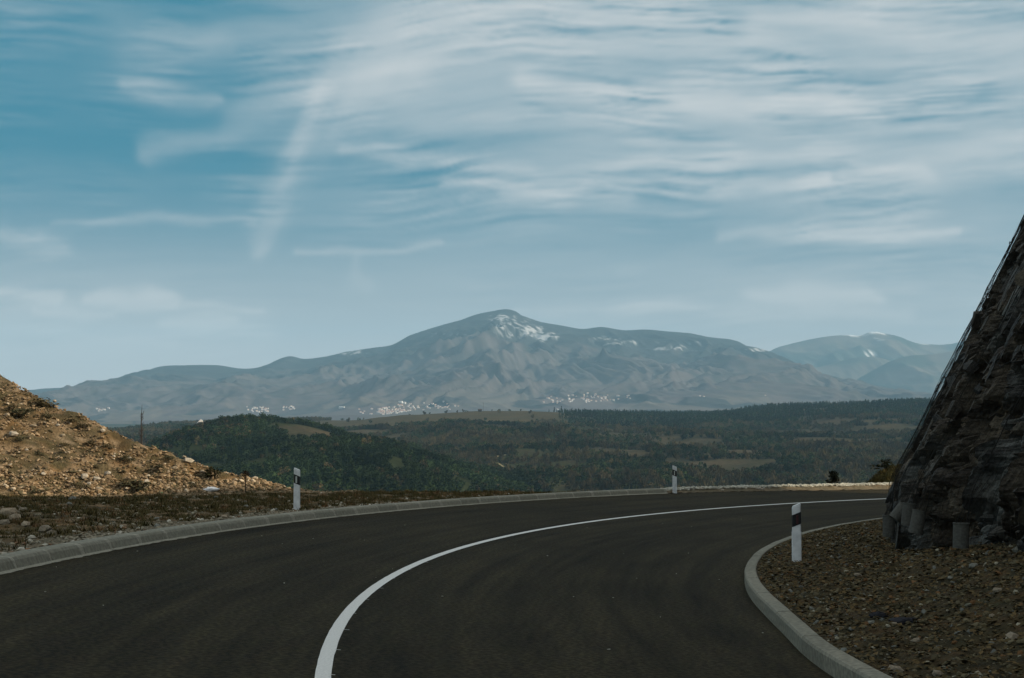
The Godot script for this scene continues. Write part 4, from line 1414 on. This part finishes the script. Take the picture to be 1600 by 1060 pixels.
# ------------------------------------------------------------------ stones and leaves
func make_stones():
	var shapes := []
	for k in 4: shapes.append(stone_mesh(700 + k, 0.30))
	var sm := mat(Color.WHITE, 0.9, true, 0.25)
	var r := RandomNumberGenerator.new()
	r.seed = 555
	var xf := [[], [], [], []]
	var co := [[], [], [], []]
	var add := func(p: Vector3, size: float, c: Color):
		var k := r.randi() % 4
		var b := Basis.from_euler(Vector3(r.randf_range(-0.6, 0.6), r.randf() * TAU, r.randf_range(-0.6, 0.6))) * Basis.from_scale(Vector3(size * r.randf_range(0.8, 1.4), size * r.randf_range(0.5, 0.9), size))
		xf[k].append(Transform3D(b, p + Vector3(0, size * 0.15, 0)))
		var v := r.randf_range(0.75, 1.2)
		co[k].append(Color(c.r * v, c.g * v, c.b * v))
	# on the bank
	for k in 62000:
		var u := r.randf_range(-1.0, 12.0)
		var tc: float = soft_table(crest, u)
		var t := r.randf_range(-0.5, 1.0) if r.randf() < 0.35 else r.randf_range(-0.3, tc + 0.6)
		if t > tc + 0.7: continue
		var q := Vector2(-14.0, -31.5) + Vector2(0.805, -0.593) * u + Vector2(-0.593, -0.805) * t
		if n_a.get_noise_2d(q.x * 0.6 + 3.0, q.y * 0.6) < -0.25 - 0.2 * r.randf(): continue
		var size := 0.010 + 0.050 * pow(r.randf(), 5.0)
		if t < 1.0 and r.randf() < 0.25: size *= 1.5
		var c := Color(0.31, 0.225, 0.138).lerp(Color(0.155, 0.106, 0.057), r.randf())
		if r.randf() < 0.04: c = Color(0.44, 0.36, 0.26)
		elif r.randf() < 0.25: c = Color(0.085, 0.07, 0.038)
		add.call(verge_at(q.x, q.y), size, c)
	# along the verge
	for k in 15000:
		var s := r.randf_range(-4.0, 40.0)
		var o := outer(s) + 0.34 + (pow(r.randf(), 2.2) * 8.0 if s < 26.0 else pow(r.randf(), 2.0) * 0.9)
		var q := pt(s, o)
		var b := bank_t(q.x, q.y)
		if b.y > 0.3: continue
		var near := o - outer(s) < 0.8
		var size := 0.010 + 0.032 * pow(r.randf(), 2.5)
		if not near and r.randf() < 0.5: continue
		if s > 25.0: size *= 1.5
		var c := Color(0.26, 0.235, 0.17).lerp(Color(0.17, 0.14, 0.095), r.randf())
		if s > 23.0 and near: c = Color(0.42, 0.41, 0.35)
		elif r.randf() < 0.12: c = Color(0.45, 0.42, 0.34)
		elif r.randf() < 0.06: c = Color(0.20, 0.115, 0.065)
		add.call(verge_at(q.x, q.y), size, c)
	for k in 3600:      # the pale gravel berm that takes over from the kerb
		var s := r.randf_range(25.2, 41.0)
		var o := outer(s) + 0.36 + absf(r.randfn()) * 0.22 - 0.06
		var q := pt(s, o)
		add.call(verge_at(q.x, q.y), r.randf_range(0.02, 0.05), Color(0.50, 0.48, 0.40).lerp(Color(0.33, 0.31, 0.24), r.randf()))
	# inside the bend
	for k in 26000:
		var s := r.randf_range(-9.0, 22.0)
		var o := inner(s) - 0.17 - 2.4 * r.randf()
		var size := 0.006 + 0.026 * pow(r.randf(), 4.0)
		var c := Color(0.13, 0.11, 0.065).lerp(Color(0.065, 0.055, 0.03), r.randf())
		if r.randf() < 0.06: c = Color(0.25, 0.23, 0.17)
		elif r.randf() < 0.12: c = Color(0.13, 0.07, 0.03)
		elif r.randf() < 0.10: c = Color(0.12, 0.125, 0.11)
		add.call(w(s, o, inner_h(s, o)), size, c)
	for k in 4:
		tag(many("gravel", shapes[k], sm, xf[k], co[k]), "loose pale and brown stones strewn over the bank and verges", "gravel", "", "stuff")
	# dead leaves inside the bend
	var lt := PackedVector3Array()
	quad(lt, Vector3(-0.5, 0, 0), Vector3(-0.1, 0.12, -0.32), Vector3(0.5, 0.05, 0), Vector3(-0.1, 0.10, 0.3))
	var lx := []
	var lc := []
	for k in 17000:
		var s := r.randf_range(-9.0, 22.0)
		var o := inner(s) - 0.17 - 2.2 * r.randf()
		var b := Basis.from_euler(Vector3(r.randf_range(-0.5, 0.5), r.randf() * TAU, r.randf_range(-0.5, 0.5))) * Basis.from_scale(Vector3.ONE * r.randf_range(0.03, 0.07))
		lx.append(Transform3D(b, w(s, o, inner_h(s, o) + 0.012)))
		lc.append(Color(0.125, 0.088, 0.042).lerp(Color(0.055, 0.046, 0.024), r.randf()))
	tag(many("dead_leaves", flat(lt), mat(Color.WHITE, 0.9, true, 0.1), lx, lc), "brown fallen leaves scattered inside the bend", "leaves", "", "stuff")
	# larger rocks, one by one
	var rm := []
	var rt := grey_tex(95, 0.02, FastNoiseLite.TYPE_SIMPLEX, 4, 0.7, 1.0)
	for g in [Color(0.50, 0.44, 0.35), Color(0.40, 0.32, 0.22), Color(0.30, 0.25, 0.18), Color(0.24, 0.24, 0.20)]:
		rm.append(world_tex(mat(g, 0.9), rt, 0.4))
	var put_rock := func(p: Vector3, size: float, tone: int, label: String, group: String):
		var o := put("rock", shapes[r.randi() % 4], rm[tone])
		o.transform = Transform3D(Basis(Vector3.UP, r.randf() * TAU) * Basis.from_scale(Vector3(size * r.randf_range(1.0, 1.4), size * r.randf_range(0.8, 1.0), size)), p + Vector3(0, size * 0.25, 0))
		tag(o, label, "rock", group)
	for q in [[131, 747, 0.11], [150, 750, 0.09], [168, 742, 0.10], [154, 766, 0.09], [228, 755, 0.11], [226, 762, 0.08], [85, 628, 0.10], [160, 674, 0.08], [90, 666, 0.07], [32, 634, 0.08], [188, 759, 0.07], [288, 715, 0.09], [294, 722, 0.13], [273, 733, 0.08], [240, 757, 0.08], [262, 761, 0.07], [197, 765, 0.07], [139, 758, 0.08], [113, 764, 0.08], [300, 757, 0.07], [368, 751, 0.07], [345, 757, 0.06], [20, 680, 0.10], [52, 668, 0.09], [177, 715, 0.07], [202, 718, 0.08], [98, 682, 0.07], [40, 705, 0.07], [10, 650, 0.08], [67, 742, 0.07]]:
		put_rock.call(bank_px(q[0], q[1]), q[2], 0 if r.randf() < 0.6 else 1, "pale angular rock lying on the sunlit earth bank", "rocks on the earth bank")
	for q in [[12, 805, 0.20], [22, 812, 0.16], [35, 800, 0.13], [6, 820, 0.12], [40, 822, 0.12], [28, 795, 0.10], [70, 832, 0.16], [80, 836, 0.12]]:
		put_rock.call(bank_px(q[0], q[1]), q[2] * 0.6, 1 if r.randf() < 0.5 else 2, "brown broken rock in the small heap on the shaded verge", "rocks heaped on the verge")
	for q in [[305, 797, 0.05], [383, 786, 0.05], [385, 793, 0.05], [337, 778, 0.045], [430, 798, 0.05], [112, 782, 0.10], [108, 789, 0.06], [115, 802, 0.05], [246, 824, 0.05], [245, 812, 0.04], [350, 810, 0.05]]:
		put_rock.call(bank_px(q[0], q[1]), q[2], 1 if r.randf() < 0.5 else 3, "small pale stone lying in the dry grass of the shaded verge", "stones in the dry grass")
	for q in [[1095, 763, 0.07], [1129, 765, 0.05], [1186, 763, 0.08], [1191, 764, 0.06]]:
		put_rock.call(bank_px(q[0], q[1] + 2.0), q[2], 0, "pale stone on the gravel edge above the valley", "stones on the valley edge")
	for q in [[1582, 1000, 0.075, 1], [1432, 1004, 0.05, 1], [1349, 939, 0.035, 2], [1361, 976, 0.05, 3], [1396, 978, 0.045, 1], [1300, 990, 0.04, 2], [1268, 953, 0.04, 3], [1450, 925, 0.03, 3], [1340, 900, 0.045, 2], [1520, 887, 0.06, 3], [1523, 886, 0.05, 3], [1550, 965, 0.04, 1], [1400, 1050, 0.06, 1], [1465, 1056, 0.05, 2], [1595, 862, 0.10, 3], [1315, 983, 0.03, 1], [1560, 925, 0.05, 2], [1486, 905, 0.04, 3], [1405, 900, 0.035, 1]]:
		var ray := px_ray(q[0], q[1])
		var t := 6.0
		while t < 40.0:
			var p := Vector3(0, EYE, 0) + ray * t
			var u := so(p.x, p.z)
			if p.y < inner_h(u.x, u.y) + FALL * p.z: break
			t += 0.02
		put_rock.call(Vector3(0, EYE, 0) + ray * t, q[2] * 0.75, maxi(q[3], 2), "angular stone among the leaf litter below the rock cut", "stones below the rock cut")
	# chips lying on the asphalt
	var cx := []
	var cc := []
	for k in 34:
		var s := r.randf_range(-4.0, 20.0)
		var o := r.randf_range(-3.9, 3.4)
		var z := r.randf_range(0.004, 0.010)
		cx.append(Transform3D(Basis(Vector3.UP, r.randf() * TAU) * Basis.from_scale(Vector3(z * 1.5, z * 0.7, z)), w(s, o, BANKED * o + 0.004)))
		cc.append(Color(0.30, 0.29, 0.24))
	tag(many("gravel", shapes[0], sm, cx, cc), "stray pale chips lying on the asphalt", "chips", "", "stuff")

# ------------------------------------------------------------------ litter
func crumple(sd: int, sx: float, sy: float, sz: float) -> ArrayMesh:
	var n := FastNoiseLite.new()
	n.seed = sd
	n.frequency = 1.0
	n.fractal_type = FastNoiseLite.FRACTAL_RIDGED
	n.fractal_octaves = 3
	return grid(25, 13, func(i: int, j: int):
		var a := TAU * i / 24.0
		var b := PI * j / 12.0
		var d := Vector3(cos(a) * sin(b), cos(b), sin(a) * sin(b))
		var k := 0.8 + 0.35 * n.get_noise_3d(d.x * 1.8, d.y * 1.8, d.z * 1.8)
		return [Vector3(d.x * sx, d.y * sy + sy * 0.5, d.z * sz) * k, Color.WHITE], true)

func make_litter():
	var bag := put("plastic_bag", crumple(3, 0.24, 0.065, 0.14), mat(Color(0.75, 0.76, 0.77), 0.4, false, 0.5))
	bag.position = bank_px(328.0, 767.0)
	tag(bag, "crumpled white plastic bag at the foot of the earth bank", "plastic bag")
	var scrap := put("plastic_scrap", crumple(8, 0.07, 0.03, 0.05), mat(Color(0.06, 0.22, 0.12), 0.5))
	scrap.position = bank_px(250.0, 771.0)
	tag(scrap, "small green plastic scrap at the foot of the earth bank", "litter")
	for a in [[1414.0, 975.0, 0.15, "dark crumpled rag lying flat among the stones below the rock cut"], [1373.0, 966.0, 0.09, "small dark rag beside the larger one below the rock cut"]]:
		var ray := px_ray(a[0], a[1])
		var t := 6.0
		while t < 40.0:
			var p := Vector3(0, EYE, 0) + ray * t
			var u := so(p.x, p.z)
			if p.y < inner_h(u.x, u.y) + FALL * p.z: break
			t += 0.02
		var rag := put("cloth_rag", crumple(int(a[0]), a[2], 0.035, a[2] * 0.7), mat(Color(0.018, 0.018, 0.022), 0.9))
		rag.position = Vector3(0, EYE, 0) + ray * t
		tag(rag, a[3], "rag")
